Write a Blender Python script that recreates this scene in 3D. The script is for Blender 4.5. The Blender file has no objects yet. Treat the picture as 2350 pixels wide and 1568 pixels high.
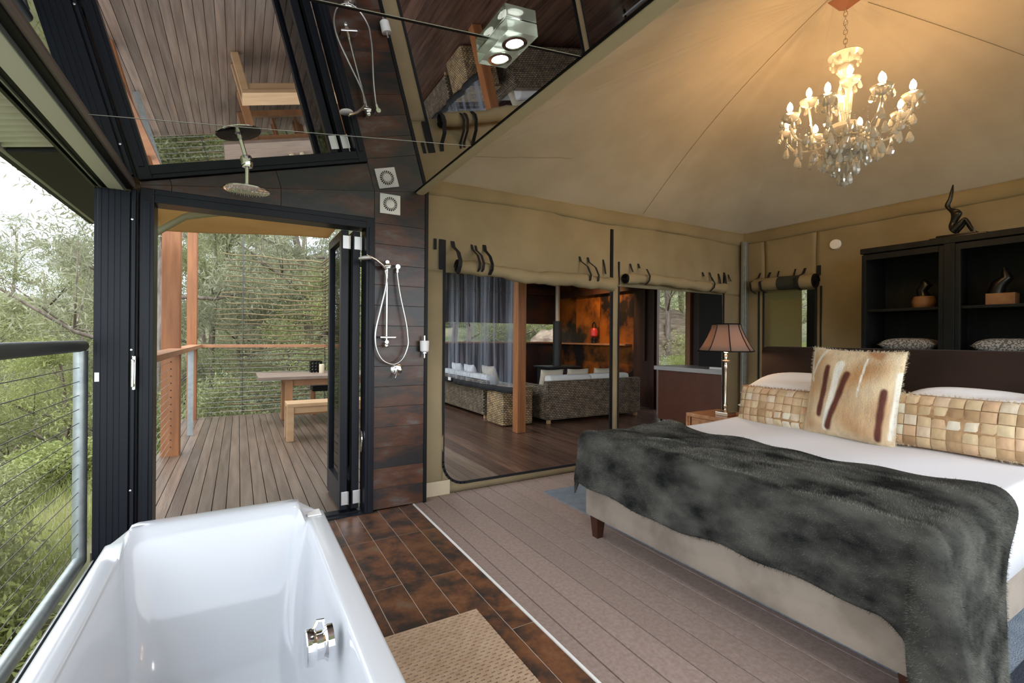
import bpy, bmesh, math, random
import numpy as np
from mathutils import Vector, Matrix

R = random.Random(7)
NP = np.random.RandomState(7)
C = bpy.context.scene.collection
sc = bpy.context.scene
pi = math.pi

# ------------------------------------------------------------------ camera
YAW, ROLL, F = .525527, .00745377, 1081.99
fw = Vector((math.sin(YAW), math.cos(YAW), 0)); rt = Vector((math.cos(YAW), -math.sin(YAW), 0)); up = Vector((0, 0, 1))
c_, s_ = math.cos(ROLL), math.sin(ROLL)
rt, up = rt * c_ + up * s_, up * c_ - rt * s_
cd = bpy.data.cameras.new('camera'); cam = bpy.data.objects.new('camera', cd); C.objects.link(cam)
cd.sensor_width = 36; cd.lens = F / 2350 * 36; cd.shift_y = -8.878 / 2350; cd.clip_start = .02; cd.clip_end = 300
cam.matrix_world = Matrix(((rt.x, up.x, -fw.x, 0), (rt.y, up.y, -fw.y, 0), (rt.z, up.z, -fw.z, 1.33), (0, 0, 0, 1)))
sc.camera = cam

# ------------------------------------------------------------------ world, exposure
SKY = 3.6
w = bpy.data.worlds.new('sky'); sc.world = w; w.use_nodes = True
nt = w.node_tree; bg = nt.nodes['Background']
tc = nt.nodes.new('ShaderNodeTexCoord'); nz = nt.nodes.new('ShaderNodeTexNoise'); cr = nt.nodes.new('ShaderNodeValToRGB')
nz.inputs['Scale'].default_value = 2.2; nz.inputs['Detail'].default_value = 6
cr.color_ramp.elements[0].position = .38; cr.color_ramp.elements[0].color = (.74, .86, 1, 1)
cr.color_ramp.elements[1].position = .6; cr.color_ramp.elements[1].color = (1, 1, 1, 1)
nt.links.new(tc.outputs['Generated'], nz.inputs['Vector']); nt.links.new(nz.outputs['Fac'], cr.inputs['Fac'])
nt.links.new(cr.outputs['Color'], bg.inputs['Color']); bg.inputs['Strength'].default_value = SKY
sc.view_settings.view_transform = 'Standard'; sc.view_settings.look = 'None'
sc.view_settings.exposure = 0.2; sc.view_settings.gamma = 1; sc.view_settings.use_curve_mapping = False
sc.cycles.use_denoising = True
sc.cycles.max_bounces = 10; sc.cycles.diffuse_bounces = 5; sc.cycles.glossy_bounces = 5
sc.cycles.transmission_bounces = 8; sc.cycles.transparent_max_bounces = 16
sc.cycles.caustics_reflective = False; sc.cycles.caustics_refractive = False
sc.cycles.sample_clamp_indirect = 6

# ------------------------------------------------------------------ helpers
class MB:
    def __init__(s): s.v = []; s.f = []
    def add(s, vs, fs):
        o = len(s.v); s.v += [tuple(v) for v in vs]; s.f += [tuple(i + o for i in f) for f in fs]; return s
    def box(s, x0, x1, y0, y1, z0, z1, b=0):
        if b <= 0:
            vs = [(x, y, z) for z in (z0, z1) for y in (y0, y1) for x in (x0, x1)]
            return s.add(vs, [(0, 2, 3, 1), (4, 5, 7, 6), (0, 1, 5, 4), (2, 6, 7, 3), (0, 4, 6, 2), (1, 3, 7, 5)])
        b = min(b, (x1 - x0) * .49, (y1 - y0) * .49, (z1 - z0) * .49)
        bm = bmesh.new(); bmesh.ops.create_cube(bm, size=1)
        for v in bm.verts: v.co = Vector(((x0 + x1) / 2 + v.co.x * (x1 - x0), (y0 + y1) / 2 + v.co.y * (y1 - y0), (z0 + z1) / 2 + v.co.z * (z1 - z0)))
        bmesh.ops.bevel(bm, geom=bm.edges[:], offset=b, segments=2, profile=.6, affect='EDGES')
        bm.verts.index_update()
        s.add([v.co[:] for v in bm.verts], [tuple(v.index for v in f.verts) for f in bm.faces]); bm.free(); return s
    def hexa(s, p):  # 8 points: bottom 4 ccw, top 4 ccw
        return s.add(p, [(3, 2, 1, 0), (4, 5, 6, 7), (0, 1, 5, 4), (1, 2, 6, 5), (2, 3, 7, 6), (3, 0, 4, 7)])
    def tube(s, pts, r, n=8, caps=True):
        pts = [Vector(p) for p in pts]; m = len(pts)
        rs = r if isinstance(r, (list, tuple)) else [r] * m
        t0 = (pts[1] - pts[0]).normalized(); a = Vector((0, 0, 1)) if abs(t0.z) < .9 else Vector((1, 0, 0))
        u = t0.cross(a).normalized(); vs = []; fs = []
        for i, p in enumerate(pts):
            t = (pts[min(i + 1, m - 1)] - pts[max(i - 1, 0)]).normalized()
            u = (u - t * u.dot(t)).normalized(); w_ = t.cross(u)
            for k in range(n):
                a_ = 2 * pi * k / n; vs.append(p + (u * math.cos(a_) + w_ * math.sin(a_)) * rs[i])
        for i in range(m - 1):
            for k in range(n): fs.append((i * n + k, i * n + (k + 1) % n, (i + 1) * n + (k + 1) % n, (i + 1) * n + k))
        if caps: fs += [tuple(range(n - 1, -1, -1)), tuple((m - 1) * n + k for k in range(n))]
        return s.add(vs, fs)
    def lathe(s, prof, o=(0, 0, 0), n=20, ax='z'):
        vs = []; fs = []; m = len(prof)
        for (r, z) in prof:
            for k in range(n):
                a = 2 * pi * k / n; x, y = r * math.cos(a), r * math.sin(a)
                p = {'z': (x, y, z), 'y': (x, z, y), 'x': (z, x, y)}[ax]
                vs.append((p[0] + o[0], p[1] + o[1], p[2] + o[2]))
        for i in range(m - 1):
            for k in range(n): fs.append((i * n + k, i * n + (k + 1) % n, (i + 1) * n + (k + 1) % n, (i + 1) * n + k))
        if prof[0][0] > 1e-5: fs.append(tuple(range(n - 1, -1, -1)))
        if prof[-1][0] > 1e-5: fs.append(tuple((m - 1) * n + k for k in range(n)))
        return s.add(vs, fs)
    def grid(s, fn, nu, nv):
        vs = [fn(i / nu, j / nv) for j in range(nv + 1) for i in range(nu + 1)]
        fs = [(j * (nu + 1) + i, j * (nu + 1) + i + 1, (j + 1) * (nu + 1) + i + 1, (j + 1) * (nu + 1) + i) for j in range(nv) for i in range(nu)]
        return s.add(vs, fs)
    def mesh(s, name, mat, smooth=False, ang=None):
        me = bpy.data.meshes.new(name); me.from_pydata(s.v, [], s.f); me.update()
        if smooth:
            me.polygons.foreach_set('use_smooth', [True] * len(me.polygons))
            if ang: me.set_sharp_from_angle(angle=math.radians(ang))
        if mat: me.materials.append(mat)
        return me
    def build(s, name, mat, parent=None, smooth=False, ang=40, **kw):
        return ob(name, s.mesh(name, mat, smooth, ang), parent, **kw)

def ob(name, data, parent=None, loc=None, label=None, cat=None, group=None, kind=None, rot=None):
    o = bpy.data.objects.new(name, data); C.objects.link(o)
    if loc is not None: o.location = loc
    if rot is not None: o.rotation_euler = rot
    if parent: o.parent = parent
    return tag(o, label, cat, group, kind)
def tag(o, label=None, cat=None, group=None, kind=None):
    if label: o['label'] = label
    if cat: o['category'] = cat
    if group: o['group'] = group
    if kind: o['kind'] = kind
    return o
def thing(name, label, cat, loc=(0, 0, 0), group=None, rz=0):
    return ob(name, None, None, loc, label, cat, group, None, (0, 0, rz))
def struct(name, label=None, loc=(0, 0, 0)):
    return ob(name, None, None, loc, label, None, None, 'structure')
def copy_tree(o, parent=None):
    c = o.copy(); C.objects.link(c); c.parent = parent
    for ch in list(o.children): copy_tree(ch, c)
    return c
def solid(o, t, off=0):
    m = o.modifiers.new('thick', 'SOLIDIFY'); m.thickness = t; m.offset = off; return o
def fastmesh(name, V, Fa, mat, col=None):
    me = bpy.data.meshes.new(name); k = Fa.shape[1]
    me.vertices.add(len(V)); me.vertices.foreach_set('co', V.astype(np.float32).ravel())
    me.loops.add(Fa.size); me.loops.foreach_set('vertex_index', Fa.astype(np.int32).ravel())
    me.polygons.add(len(Fa)); me.polygons.foreach_set('loop_start', np.arange(0, Fa.size, k, dtype=np.int32))
    me.update(calc_edges=True)
    if col is not None:
        a = me.color_attributes.new('tint', 'FLOAT_COLOR', 'POINT'); a.data.foreach_set('color', col.astype(np.float32).ravel())
    me.materials.append(mat); return me
def ss(a, b, x):
    t = max(0., min(1., (x - a) / (b - a))); return t * t * (3 - 2 * t)

# ------------------------------------------------------------------ materials
def M(name, col, col2=None, rough=.5, metal=0, scale=4, stretch=(1, 1, 1), detail=5, lo=.35, hi=.65, bump=0, bscale=60, bstretch=(1, 1, 1), rnd=0, spec=.5,
      transl=0, emit=None, estr=0, coat=0, sheen=0, col3=None, attr=None, local=False, nrough=.55):
    m = bpy.data.materials.new(name); m.use_nodes = True; t = m.node_tree; N = t.nodes; L = t.links.new; b = N['Principled BSDF']
    b.inputs['Roughness'].default_value = rough; b.inputs['Metallic'].default_value = metal; b.inputs['Base Color'].default_value = (*col, 1)
    b.inputs['Specular IOR Level'].default_value = spec
    if coat: b.inputs['Coat Weight'].default_value = coat; b.inputs['Coat Roughness'].default_value = .04
    if sheen: b.inputs['Sheen Weight'].default_value = sheen; b.inputs['Sheen Roughness'].default_value = .4
    m.diffuse_color = (*col, 1); out = None
    def coords(st):
        if local: g = N.new('ShaderNodeTexCoord'); o_ = g.outputs['Object']
        else: g = N.new('ShaderNodeNewGeometry'); o_ = g.outputs['Position']
        mp = N.new('ShaderNodeMapping'); mp.inputs['Scale'].default_value = st; L(o_, mp.inputs['Vector'])
        if rnd:
            oi = N.new('ShaderNodeObjectInfo'); mu = N.new('ShaderNodeMath'); mu.operation = 'MULTIPLY'; mu.inputs[1].default_value = 37
            L(oi.outputs['Random'], mu.inputs[0]); L(mu.outputs[0], mp.inputs['Location'])
        return mp.outputs[0]
    if col2:
        n = N.new('ShaderNodeTexNoise'); n.inputs['Scale'].default_value = scale; n.inputs['Detail'].default_value = detail; n.inputs['Roughness'].default_value = nrough
        L(coords(stretch), n.inputs['Vector']); r = N.new('ShaderNodeValToRGB')
        e = r.color_ramp.elements; e[0].position = lo; e[0].color = (*col, 1); e[1].position = hi; e[1].color = (*col2, 1)
        if col3: q = e.new(hi + .14); q.color = (*col3, 1)
        L(n.outputs['Fac'], r.inputs['Fac']); out = r.outputs['Color']
    if attr:
        a = N.new('ShaderNodeVertexColor'); a.layer_name = attr
        if out:
            mx = N.new('ShaderNodeMix'); mx.data_type = 'RGBA'; mx.blend_type = 'MULTIPLY'; mx.inputs['Factor'].default_value = 1
            L(a.outputs['Color'], mx.inputs['A']); L(out, mx.inputs['B']); out = mx.outputs['Result']
        else: out = a.outputs['Color']
    if rnd:
        oi = N.new('ShaderNodeObjectInfo'); mr = N.new('ShaderNodeMapRange'); mr.inputs['To Min'].default_value = 1 - rnd; mr.inputs['To Max'].default_value = 1 + rnd
        L(oi.outputs['Random'], mr.inputs['Value']); hs = N.new('ShaderNodeHueSaturation'); L(mr.outputs[0], hs.inputs['Value'])
        if out: L(out, hs.inputs['Color'])
        else: hs.inputs['Color'].default_value = (*col, 1)
        out = hs.outputs['Color']
    if out: L(out, b.inputs['Base Color'])
    if bump:
        n = N.new('ShaderNodeTexNoise'); n.inputs['Scale'].default_value = bscale; n.inputs['Detail'].default_value = 3
        L(coords(bstretch), n.inputs['Vector']); bu = N.new('ShaderNodeBump'); bu.inputs['Strength'].default_value = bump; bu.inputs['Distance'].default_value = .02
        L(n.outputs['Fac'], bu.inputs['Height']); L(bu.outputs[0], b.inputs['Normal'])
    if emit:
        b.inputs['Emission Color'].default_value = (*emit, 1); b.inputs['Emission Strength'].default_value = estr
    if transl:
        tr = N.new('ShaderNodeBsdfTranslucent'); mx = N.new('ShaderNodeMixShader'); mx.inputs[0].default_value = transl
        if out: L(out, tr.inputs['Color'])
        else: tr.inputs['Color'].default_value = (*col, 1)
        L(b.outputs[0], mx.inputs[1]); L(tr.outputs[0], mx.inputs[2]); L(mx.outputs[0], N['Material Output'].inputs['Surface'])
    return m

def wicker(name, c1, c2, dark):
    m = bpy.data.materials.new(name); m.use_nodes = True; t = m.node_tree; N = t.nodes; L = t.links.new; b = N['Principled BSDF']
    g = N.new('ShaderNodeNewGeometry'); sx = N.new('ShaderNodeSeparateXYZ'); L(g.outputs['Position'], sx.inputs[0])
    ad = N.new('ShaderNodeMath'); ad.operation = 'ADD'; L(sx.outputs[0], ad.inputs[0]); L(sx.outputs[1], ad.inputs[1])
    cb = N.new('ShaderNodeCombineXYZ'); L(ad.outputs[0], cb.inputs[0]); L(sx.outputs[2], cb.inputs[1])
    br = N.new('ShaderNodeTexBrick'); br.inputs['Scale'].default_value = 1; br.inputs['Brick Width'].default_value = .052; br.inputs['Row Height'].default_value = .027
    br.inputs['Mortar Size'].default_value = .006; br.inputs['Mortar Smooth'].default_value = .6
    br.inputs['Color1'].default_value = (*c1, 1); br.inputs['Color2'].default_value = (*c2, 1); br.inputs['Mortar'].default_value = (*dark, 1)
    n = N.new('ShaderNodeTexNoise'); n.inputs['Scale'].default_value = 14; n.inputs['Detail'].default_value = 4; L(g.outputs['Position'], n.inputs['Vector'])
    mr = N.new('ShaderNodeMapRange'); mr.inputs['From Min'].default_value = .3; mr.inputs['From Max'].default_value = .7; mr.inputs['To Min'].default_value = .45; mr.inputs['To Max'].default_value = 1.3; L(n.outputs['Fac'], mr.inputs['Value'])
    hs = N.new('ShaderNodeHueSaturation'); L(mr.outputs[0], hs.inputs['Value']); L(cb.outputs[0], br.inputs['Vector']); L(br.outputs['Color'], hs.inputs['Color']); L(hs.outputs[0], b.inputs['Base Color'])
    bu = N.new('ShaderNodeBump'); bu.invert = True; bu.inputs['Strength'].default_value = .9; bu.inputs['Distance'].default_value = .01; L(br.outputs['Fac'], bu.inputs['Height']); L(bu.outputs[0], b.inputs['Normal'])
    b.inputs['Roughness'].default_value = .6
    return m

def glassmat(name, col=(1, 1, 1), rough=0, ior=1.45, thin=0, sparkle=0):
    m = bpy.data.materials.new(name); m.use_nodes = True; t = m.node_tree; N = t.nodes; L = t.links.new; o = N['Material Output']; N.remove(N['Principled BSDF'])
    if thin:
        tr = N.new('ShaderNodeBsdfTransparent'); tr.inputs[0].default_value = (*col, 1); gl = N.new('ShaderNodeBsdfGlossy'); gl.inputs['Roughness'].default_value = rough
        fr = N.new('ShaderNodeFresnel'); fr.inputs[0].default_value = ior; mx = N.new('ShaderNodeMixShader')
        L(fr.outputs[0], mx.inputs[0]); L(tr.outputs[0], mx.inputs[1]); L(gl.outputs[0], mx.inputs[2])
    else:
        gl = N.new('ShaderNodeBsdfGlass'); gl.inputs['Color'].default_value = (*col, 1); gl.inputs['IOR'].default_value = ior; gl.inputs['Roughness'].default_value = rough
        tr = N.new('ShaderNodeBsdfTransparent'); tr.inputs[0].default_value = (*col, 1); mx = N.new('ShaderNodeMixShader'); mx.inputs[0].default_value = .75
        L(tr.outputs[0], mx.inputs[1]); L(gl.outputs[0], mx.inputs[2])
        if sparkle:
            df = N.new('ShaderNodeBsdfPrincipled'); df.inputs['Base Color'].default_value = (.9, .88, .82, 1); df.inputs['Roughness'].default_value = .15; m2 = N.new('ShaderNodeMixShader'); m2.inputs[0].default_value = sparkle  # whitish body colour mixed in imitates glints and brightens the glass
            L(mx.outputs[0], m2.inputs[1]); L(df.outputs[0], m2.inputs[2]); mx = m2
    L(mx.outputs[0], o.inputs['Surface']); return m

m_frame = M('charcoal_aluminium', (.005, .007, .012), rough=.36, spec=.25)
m_black = M('black_trim', (.003, .003, .004), rough=.5, spec=.25)
m_strap = M('black_webbing', (.007, .007, .009), rough=.8, bump=.3, bscale=300)
m_canvas = M('khaki_canvas', (.28, .225, .13), (.36, .29, .175), rough=.95, scale=1.6, detail=6, bump=.12, bscale=260, transl=.10, spec=.1)
m_canvas_roof = M('khaki_roof_canvas', (.335, .27, .18), (.40, .33, .23), rough=.95, scale=1.3, detail=6, bump=.10, bscale=260, transl=.06, spec=.1)
m_canvas_pale = M('pale_canvas_sleeve', (.62, .53, .37), rough=.9, bump=.15, bscale=200, spec=.1)
m_seam = M('roof_seam', (.32, .26, .175), rough=.95)
m_fly = M('tan_fly_canvas', (.46, .34, .19), (.52, .39, .22), rough=.9, scale=2, transl=.4, spec=.1)
m_board = M('composite_board', (.275, .205, .175), (.345, .265, .235), rough=.62, scale=55, detail=3, rnd=.06, bump=.12, bscale=160)
m_deck = M('merbau_deck_board', (.105, .068, .048), (.175, .128, .096), rough=.36, scale=2, stretch=(10, .7, 1), rnd=.28, bump=.15, bscale=40, bstretch=(4, .2, 1), col3=(.26, .12, .055))
m_deck_in = M('oiled_deck_board', (.065, .032, .022), (.125, .070, .048), rough=.27, scale=2, stretch=(10, .7, 1), rnd=.3, bump=.1, bscale=40, bstretch=(4, .2, 1), col3=(.2, .085, .04))
m_tile = M('rust_metallic_tile', (.040, .030, .026), (.17, .072, .034), rough=.33, scale=5, detail=12, lo=.40, hi=.56, col3=(.18, .135, .09), nrough=.72, rnd=.12, bump=.05, bscale=20)
m_walltile = M('rust_metallic_wall_tile', (.020, .018, .018), (.085, .033, .016), rough=.3, scale=2.4, detail=8, stretch=(1, 1, 3), lo=.42, hi=.58, col3=(.11, .105, .10), nrough=.62, rnd=.2, bump=.05, bscale=20)
m_grout = M('pale_grout', (.55, .50, .43), rough=.9)
m_grout_dark = M('dark_grout', (.17, .15, .13), rough=.9)
m_mirror = M('dark_ceiling_mirror', (.60, .585, .58), rough=.012, metal=1)
m_metal = M('galvanised_steel', (.33, .37, .38), (.42, .46, .46), rough=.42, metal=.7, scale=20)
m_rail_dark = M('weathered_steel_rail', (.07, .085, .09), rough=.45, metal=.3)
m_chrome = M('chrome', (.85, .86, .88), rough=.07, metal=1)
m_brushed = M('brushed_metal', (.6, .6, .6), rough=.35, metal=1)
m_wire = M('steel_wire', (.10, .10, .095), rough=.5, metal=.5)
m_acrylic = M('white_acrylic', (.55, .57, .605), rough=.14, coat=.2, spec=.4)
m_white = M('white_plastic', (.88, .88, .87), rough=.35)
m_darkslot = M('dark_slot', (.008, .006, .005), rough=.8)
m_timber = M('oiled_timber_post', (.23, .085, .028), (.34, .135, .048), rough=.5, scale=3, stretch=(6, 6, .5), detail=6, bump=.1, bscale=30, bstretch=(5, 5, .3))
m_rail_t = M('timber_handrail', (.33, .15, .07), (.42, .20, .10), rough=.5, scale=3, stretch=(2, 2, 6))
m_table_top = M('weathered_table_timber', (.17, .12, .09), (.24, .18, .135), rough=.5, scale=4, stretch=(1, 7, 1))
m_table_leg = M('table_timber', (.30, .14, .06), (.38, .19, .085), rough=.5, scale=3, stretch=(5, 5, .6))
m_bench = M('bench_timber', (.42, .26, .13), (.50, .33, .18), rough=.5, scale=3, stretch=(1, 6, 4))
m_stick = M('bare_branch', (.12, .09, .045), (.21, .165, .085), rough=.8, scale=12, rnd=.25)
m_wicker = wicker('grey_wicker', (.36, .27, .17), (.23, .18, .13), (.025, .02, .016))
m_wicker2 = wicker('honey_wicker', (.62, .42, .20), (.42, .31, .18), (.06, .04, .025))
m_sofa_white = M('white_cushion', (.68, .68, .65), rough=.9)
m_linen = M('beige_linen', (.55, .48, .37), rough=.95, bump=.2, bscale=120)
m_sheet = M('white_sheet', (.73, .745, .80), rough=.85, bump=.12, bscale=6, sheen=.1)
m_pillow = M('white_pillow_cotton', (.80, .79, .80), rough=.85, bump=.35, bscale=9)
m_suede = M('taupe_suede', (.20, .165, .13), (.29, .245, .20), rough=.9, scale=3, detail=6, sheen=.15, lo=.42, hi=.58, bump=.08, bscale=80)
m_velvet = M('chocolate_velvet', (.022, .012, .009), (.034, .019, .014), rough=.85, scale=2, sheen=.05, spec=.2)
m_darkwood = M('dark_leg_timber', (.045, .014, .007), rough=.25)
m_night = M('nightstand_timber', (.36, .155, .07), (.52, .26, .12), rough=.4, scale=3, stretch=(1, 6, 6))
m_cab = M('black_green_cabinet', (.0025, .003, .003), (.008, .009, .008), rough=.55, scale=4, stretch=(4, 4, 1), spec=.25)
m_bronze = M('dark_bronze', (.018, .016, .014), rough=.28, metal=.6)
m_stove = M('black_stove_steel', (.02, .022, .026), rough=.45)
m_flue = M('pale_flue_steel', (.55, .47, .36), rough=.4, metal=.5)
m_copper = M('burnished_copper_sheet', (.022, .014, .012), (.42, .125, .015), rough=.38, metal=.35, scale=1.15, detail=8, lo=.45, hi=.60, col3=(.5, .17, .03), nrough=.6, rnd=.1)
m_rust = M('dark_rust_sheet', (.028, .026, .028), (.075, .032, .022), rough=.4, metal=.3, scale=2, detail=7, lo=.4, hi=.62, rnd=.1)
m_brown = M('dark_brown_panel', (.03, .012, .008), (.06, .022, .012), rough=.45, scale=2, stretch=(4, 4, .4))
m_cabred = M('counter_copper_front', (.085, .028, .014), (.11, .038, .02), rough=.4, scale=5)
m_bench_top = M('counter_stone', (.42, .43, .44), rough=.3)
m_darkroof = M('dark_roof_lining', (.02, .018, .017), rough=.8)
m_soffit = M('pale_green_steel', (.86, .85, .80), rough=.45)
m_charc = M('charcoal_fascia', (.012, .013, .016), rough=.6)
m_bark = M('eucalypt_bark', (.13, .095, .075), (.30, .25, .21), rough=.9, scale=9, stretch=(1, 1, .25), bump=.6, bscale=30, bstretch=(1, 1, .2), local=True)
m_rock = M('sandstone', (.16, .11, .08), (.34, .27, .2), rough=.9, scale=3, stretch=(1, 1, 4), bump=.8, bscale=8)
m_ground = M('bush_ground', (.10, .115, .055), (.20, .195, .10), rough=.95, scale=.9, detail=9, lo=.40, hi=.6, col3=(.30, .24, .17), bump=.8, bscale=4)
m_gravel = M('pale_gravel', (.42, .36, .30), (.58, .52, .46), rough=.95, scale=30)
def leafmat(name, a, b_, t=.3):
    return M(name, a, b_, rough=.6, scale=.7, detail=3, rnd=.22, transl=t, spec=.25)
m_leaf = [leafmat('olive_leaf', (.20, .215, .095), (.33, .345, .17)), leafmat('grey_green_leaf', (.23, .24, .15), (.37, .375, .25)), leafmat('yellow_green_leaf', (.24, .275, .09), (.37, .39, .16))]
m_glass = glassmat('clear_pane', (.95, .97, .96), thin=1, ior=1.18)
m_crystal = glassmat('crystal_glass', (1, .985, .95), ior=1.55, sparkle=.36)
m_vinyl = bpy.data.materials.new('clear_vinyl'); m_vinyl.use_nodes = True
def _vinyl():
    N = m_vinyl.node_tree.nodes; L = m_vinyl.node_tree.links.new; b = N['Principled BSDF']; b.inputs['Base Color'].default_value = (.62, .70, .88, 1); b.inputs['Roughness'].default_value = .15
    tl = N.new('ShaderNodeBsdfTranslucent'); tl.inputs[0].default_value = (.7, .78, .95, 1); m1 = N.new('ShaderNodeMixShader'); m1.inputs[0].default_value = .5; L(b.outputs[0], m1.inputs[1]); L(tl.outputs[0], m1.inputs[2])
    tr = N.new('ShaderNodeBsdfTransparent'); tr.inputs[0].default_value = (.93, .95, .98, 1); g = N.new('ShaderNodeNewGeometry'); mp = N.new('ShaderNodeMapping'); mp.inputs['Scale'].default_value = (1, 7, .35); L(g.outputs['Position'], mp.inputs[0])
    n = N.new('ShaderNodeTexNoise'); n.inputs['Scale'].default_value = 1.6; n.inputs['Detail'].default_value = 5; L(mp.outputs[0], n.inputs['Vector'])
    mr = N.new('ShaderNodeMapRange'); mr.inputs['From Min'].default_value = .42; mr.inputs['From Max'].default_value = .68; mr.inputs['To Min'].default_value = .05; mr.inputs['To Max'].default_value = .42; L(n.outputs['Fac'], mr.inputs['Value'])  # streaks of pale blue put the sky's reflection into the sheet's colour
    m2 = N.new('ShaderNodeMixShader'); L(mr.outputs[0], m2.inputs[0]); L(tr.outputs[0], m2.inputs[1]); L(m1.outputs[0], m2.inputs[2]); L(m2.outputs[0], N['Material Output'].inputs['Surface'])
_vinyl()
m_bulb = M('lit_bulb', (1, .9, .7), emit=(1, .60, .27), estr=190)
m_lampbulb = M('lit_lamp_bulb', (1, .9, .7), emit=(1, .68, .42), estr=100)
m_spot = M('lit_downlight', (1, 1, 1), emit=(1, .97, .92), estr=7)
m_shade = M('mauve_brown_shade_silk', (.33, .235, .19), rough=.8, transl=.5)
m_silver = M('antique_silver', (.72, .63, .52), rough=.25, metal=.9)
m_throw = M('charcoal_fur_base', (.012, .013, .013), (.09, .09, .08), rough=.95, scale=3.6, stretch=(1.8, 1, 1.8), detail=8, lo=.36, hi=.66, spec=.05)
m_pile = M('charcoal_fur_pile', (.020, .021, .021), (.225, .225, .195), rough=.9, scale=3.6, stretch=(1.8, 1, 1.8), detail=10, lo=.34, hi=.68, nrough=.6, spec=.06)
m_rug = M('woven_rug_blue', (.16, .20, .25), (.22, .26, .30), rough=.95, scale=10, bump=.5, bscale=200)
m_rug_navy = M('woven_rug_navy', (.018, .024, .04), rough=.95, bump=.5, bscale=200)
m_rug_olive = M('woven_rug_olive', (.10, .075, .02), rough=.95, bump=.5, bscale=200)
m_matw = M('pale_mat_timber', (.42, .29, .19), (.50, .36, .25), rough=.6, scale=20)
m_candle = M('cream_candle', (.78, .70, .50), rough=.6, transl=.15)
m_red = M('red_lacquer', (.42, .03, .03), rough=.35)
m_patch = None
m_hide = M('springbok_hide', (.86, .86, .86), (1.08, 1.05, 1.0), rough=.8, scale=30, stretch=(1, 1, .25), attr='tint', local=True, sheen=.15, bump=.4, bscale=120)
m_fringe = M('tan_fur_fringe', (.30, .16, .07), (.5, .32, .17), rough=.8, scale=20)
m_pattern = M('dotted_fabric', (.10, .095, .085), (.36, .34, .31), rough=.9, scale=90, detail=0, lo=.47, hi=.53)

# ================================================================== SETTING
H_T = 2.67          # tent eave
YB = 3.75           # canvas rear wall
XR = 5.59           # wall behind the bed
# ---- tent floor
fl = struct('floor'); MB().box(1.20, XR + .1, -.9, YB + .02, -.09, -.03).build('subfloor', m_black, fl)
me = MB().box(0, .150, 0, 4.6, -.03, 0, .0006).mesh('floorboard', m_board)
xs = [1.222 + 0] + [1.300 + .158 * k for k in range(27)]
ob('floorboard', MB().box(0, .070, 0, 4.6, -.03, 0, .0006).mesh('floorboard_narrow', m_board), fl, (1.222, -.86, 0))
for x in xs[1:]: ob('floorboard', me, fl, (x, -.86, 0))
tr = MB().box(1.205, 1.217, -.86, 3.63, -.02, .004).build('trim_1', m_white, None, kind='structure')
# ---- tiled bathroom floor
fb = struct('floor_tiled'); MB().box(-.74, 1.204, -.9, 3.635, -.08, -.0015).build('grout_bed', m_grout, fb)
xl = [-.74, -.645, -.489, -.333, -.175, -.018, .139, .297, .454, .611, .770, .928, 1.088, 1.204]
for i in range(len(xl) - 1):
    a, b = xl[i] + .0015, xl[i + 1] - .0015
    off = [0, .62, 0, .62][i % 4] if i < 11 else (0 if i == 12 else .62)
    ys = [3.635, 3.103]; y = 3.103 - (off if i >= 9 else .62 * (i % 2) or 1.25); 
    while ys[-1] > -.9:
        ys.append(max(-.9, y)); y -= 1.247
    for y1, y0 in zip(ys[:-1], ys[1:]):
        if y1 - y0 < .01: continue
        MB().box(a, b, y0 + .0015, y1 - .0015, -.02, 0, .0015).build('tile', m_tile, fb)
# ---- deck (outside and living area share it)
fd = struct('floor_deck'); MB().box(-.74, 6.8, 3.66, 9.2, -.30, -.10).build('joist_frame', m_black, fd)
n_b = 80
me = MB().box(0, .0895, 0, 5.32, -.026, -.002, .002).mesh('deck_board', m_deck)
me2 = MB().box(0, .0895, 0, 5.62, -.026, -.002, .002).mesh('deck_board_long', m_deck_in)
me3 = MB().box(0, .0895, 0, 5.32, -.026, -.002, .002).mesh('deck_board_oiled', m_deck_in)
for k in range(n_b):
    x = -.735 + k * .0945
    ob('deck_board', me2 if x > 3.2 else me3 if x > 2.1 else me, fd, (x, 3.77, 0))
MB().box(-.76, 3.4, 9.09, 9.13, -.3, -.004).build('edge_board', m_deck, fd)
MB().box(-.775, -.74, 3.77, 9.13, -.3, -.004).build('edge_board', m_deck, fd)

# ---- tiled shower wall with the bifold doorway
def zc(x): return 2.245 + .1353 * (x + .533)        # mirror ceiling height
wb = struct('wall_rear_tiled')
g = MB(); g.box(-.50, .885, 3.655, 3.74, 2.225, 2.36); g.box(.887, 1.292, 3.655, 3.74, 0, 2.49)
g.hexa([(-.50, 3.655, 2.2), (.9, 3.655, 2.2), (.9, 3.74, 2.2), (-.5, 3.74, 2.2), (-.50, 3.655, zc(-.5)), (.9, 3.655, zc(.9)), (.9, 3.74, zc(.9)), (-.5, 3.74, zc(-.5))])
g.build('backing', m_grout_dark, wb)
for r_ in range(14):
    z0 = .006 + r_ * .1565
    MB().box(.888, 1.290, 3.63, 3.657, z0 + .001, z0 + .1555, .001).build('tile', m_walltile, wb)
zt = .006 + 14 * .1565
for a, b in ((-.52, -.370), (-.367, .247), (.250, .886), (.889, 1.290)):
    z0 = 2.228 if b < .887 else zt + .001
    MB().hexa([(a, 3.63, z0), (b, 3.63, z0), (b, 3.657, z0), (a, 3.657, z0), (a, 3.63, zc(a) - .001), (b, 3.63, zc(b) - .001), (b, 3.657, zc(b) - .001), (a, 3.657, zc(a) - .001)]).build('tile', m_walltile, wb)
MB().box(1.290, 1.316, 3.622, 3.75, 0, 2.60).build('trim_2', m_black, None, kind='structure')

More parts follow.
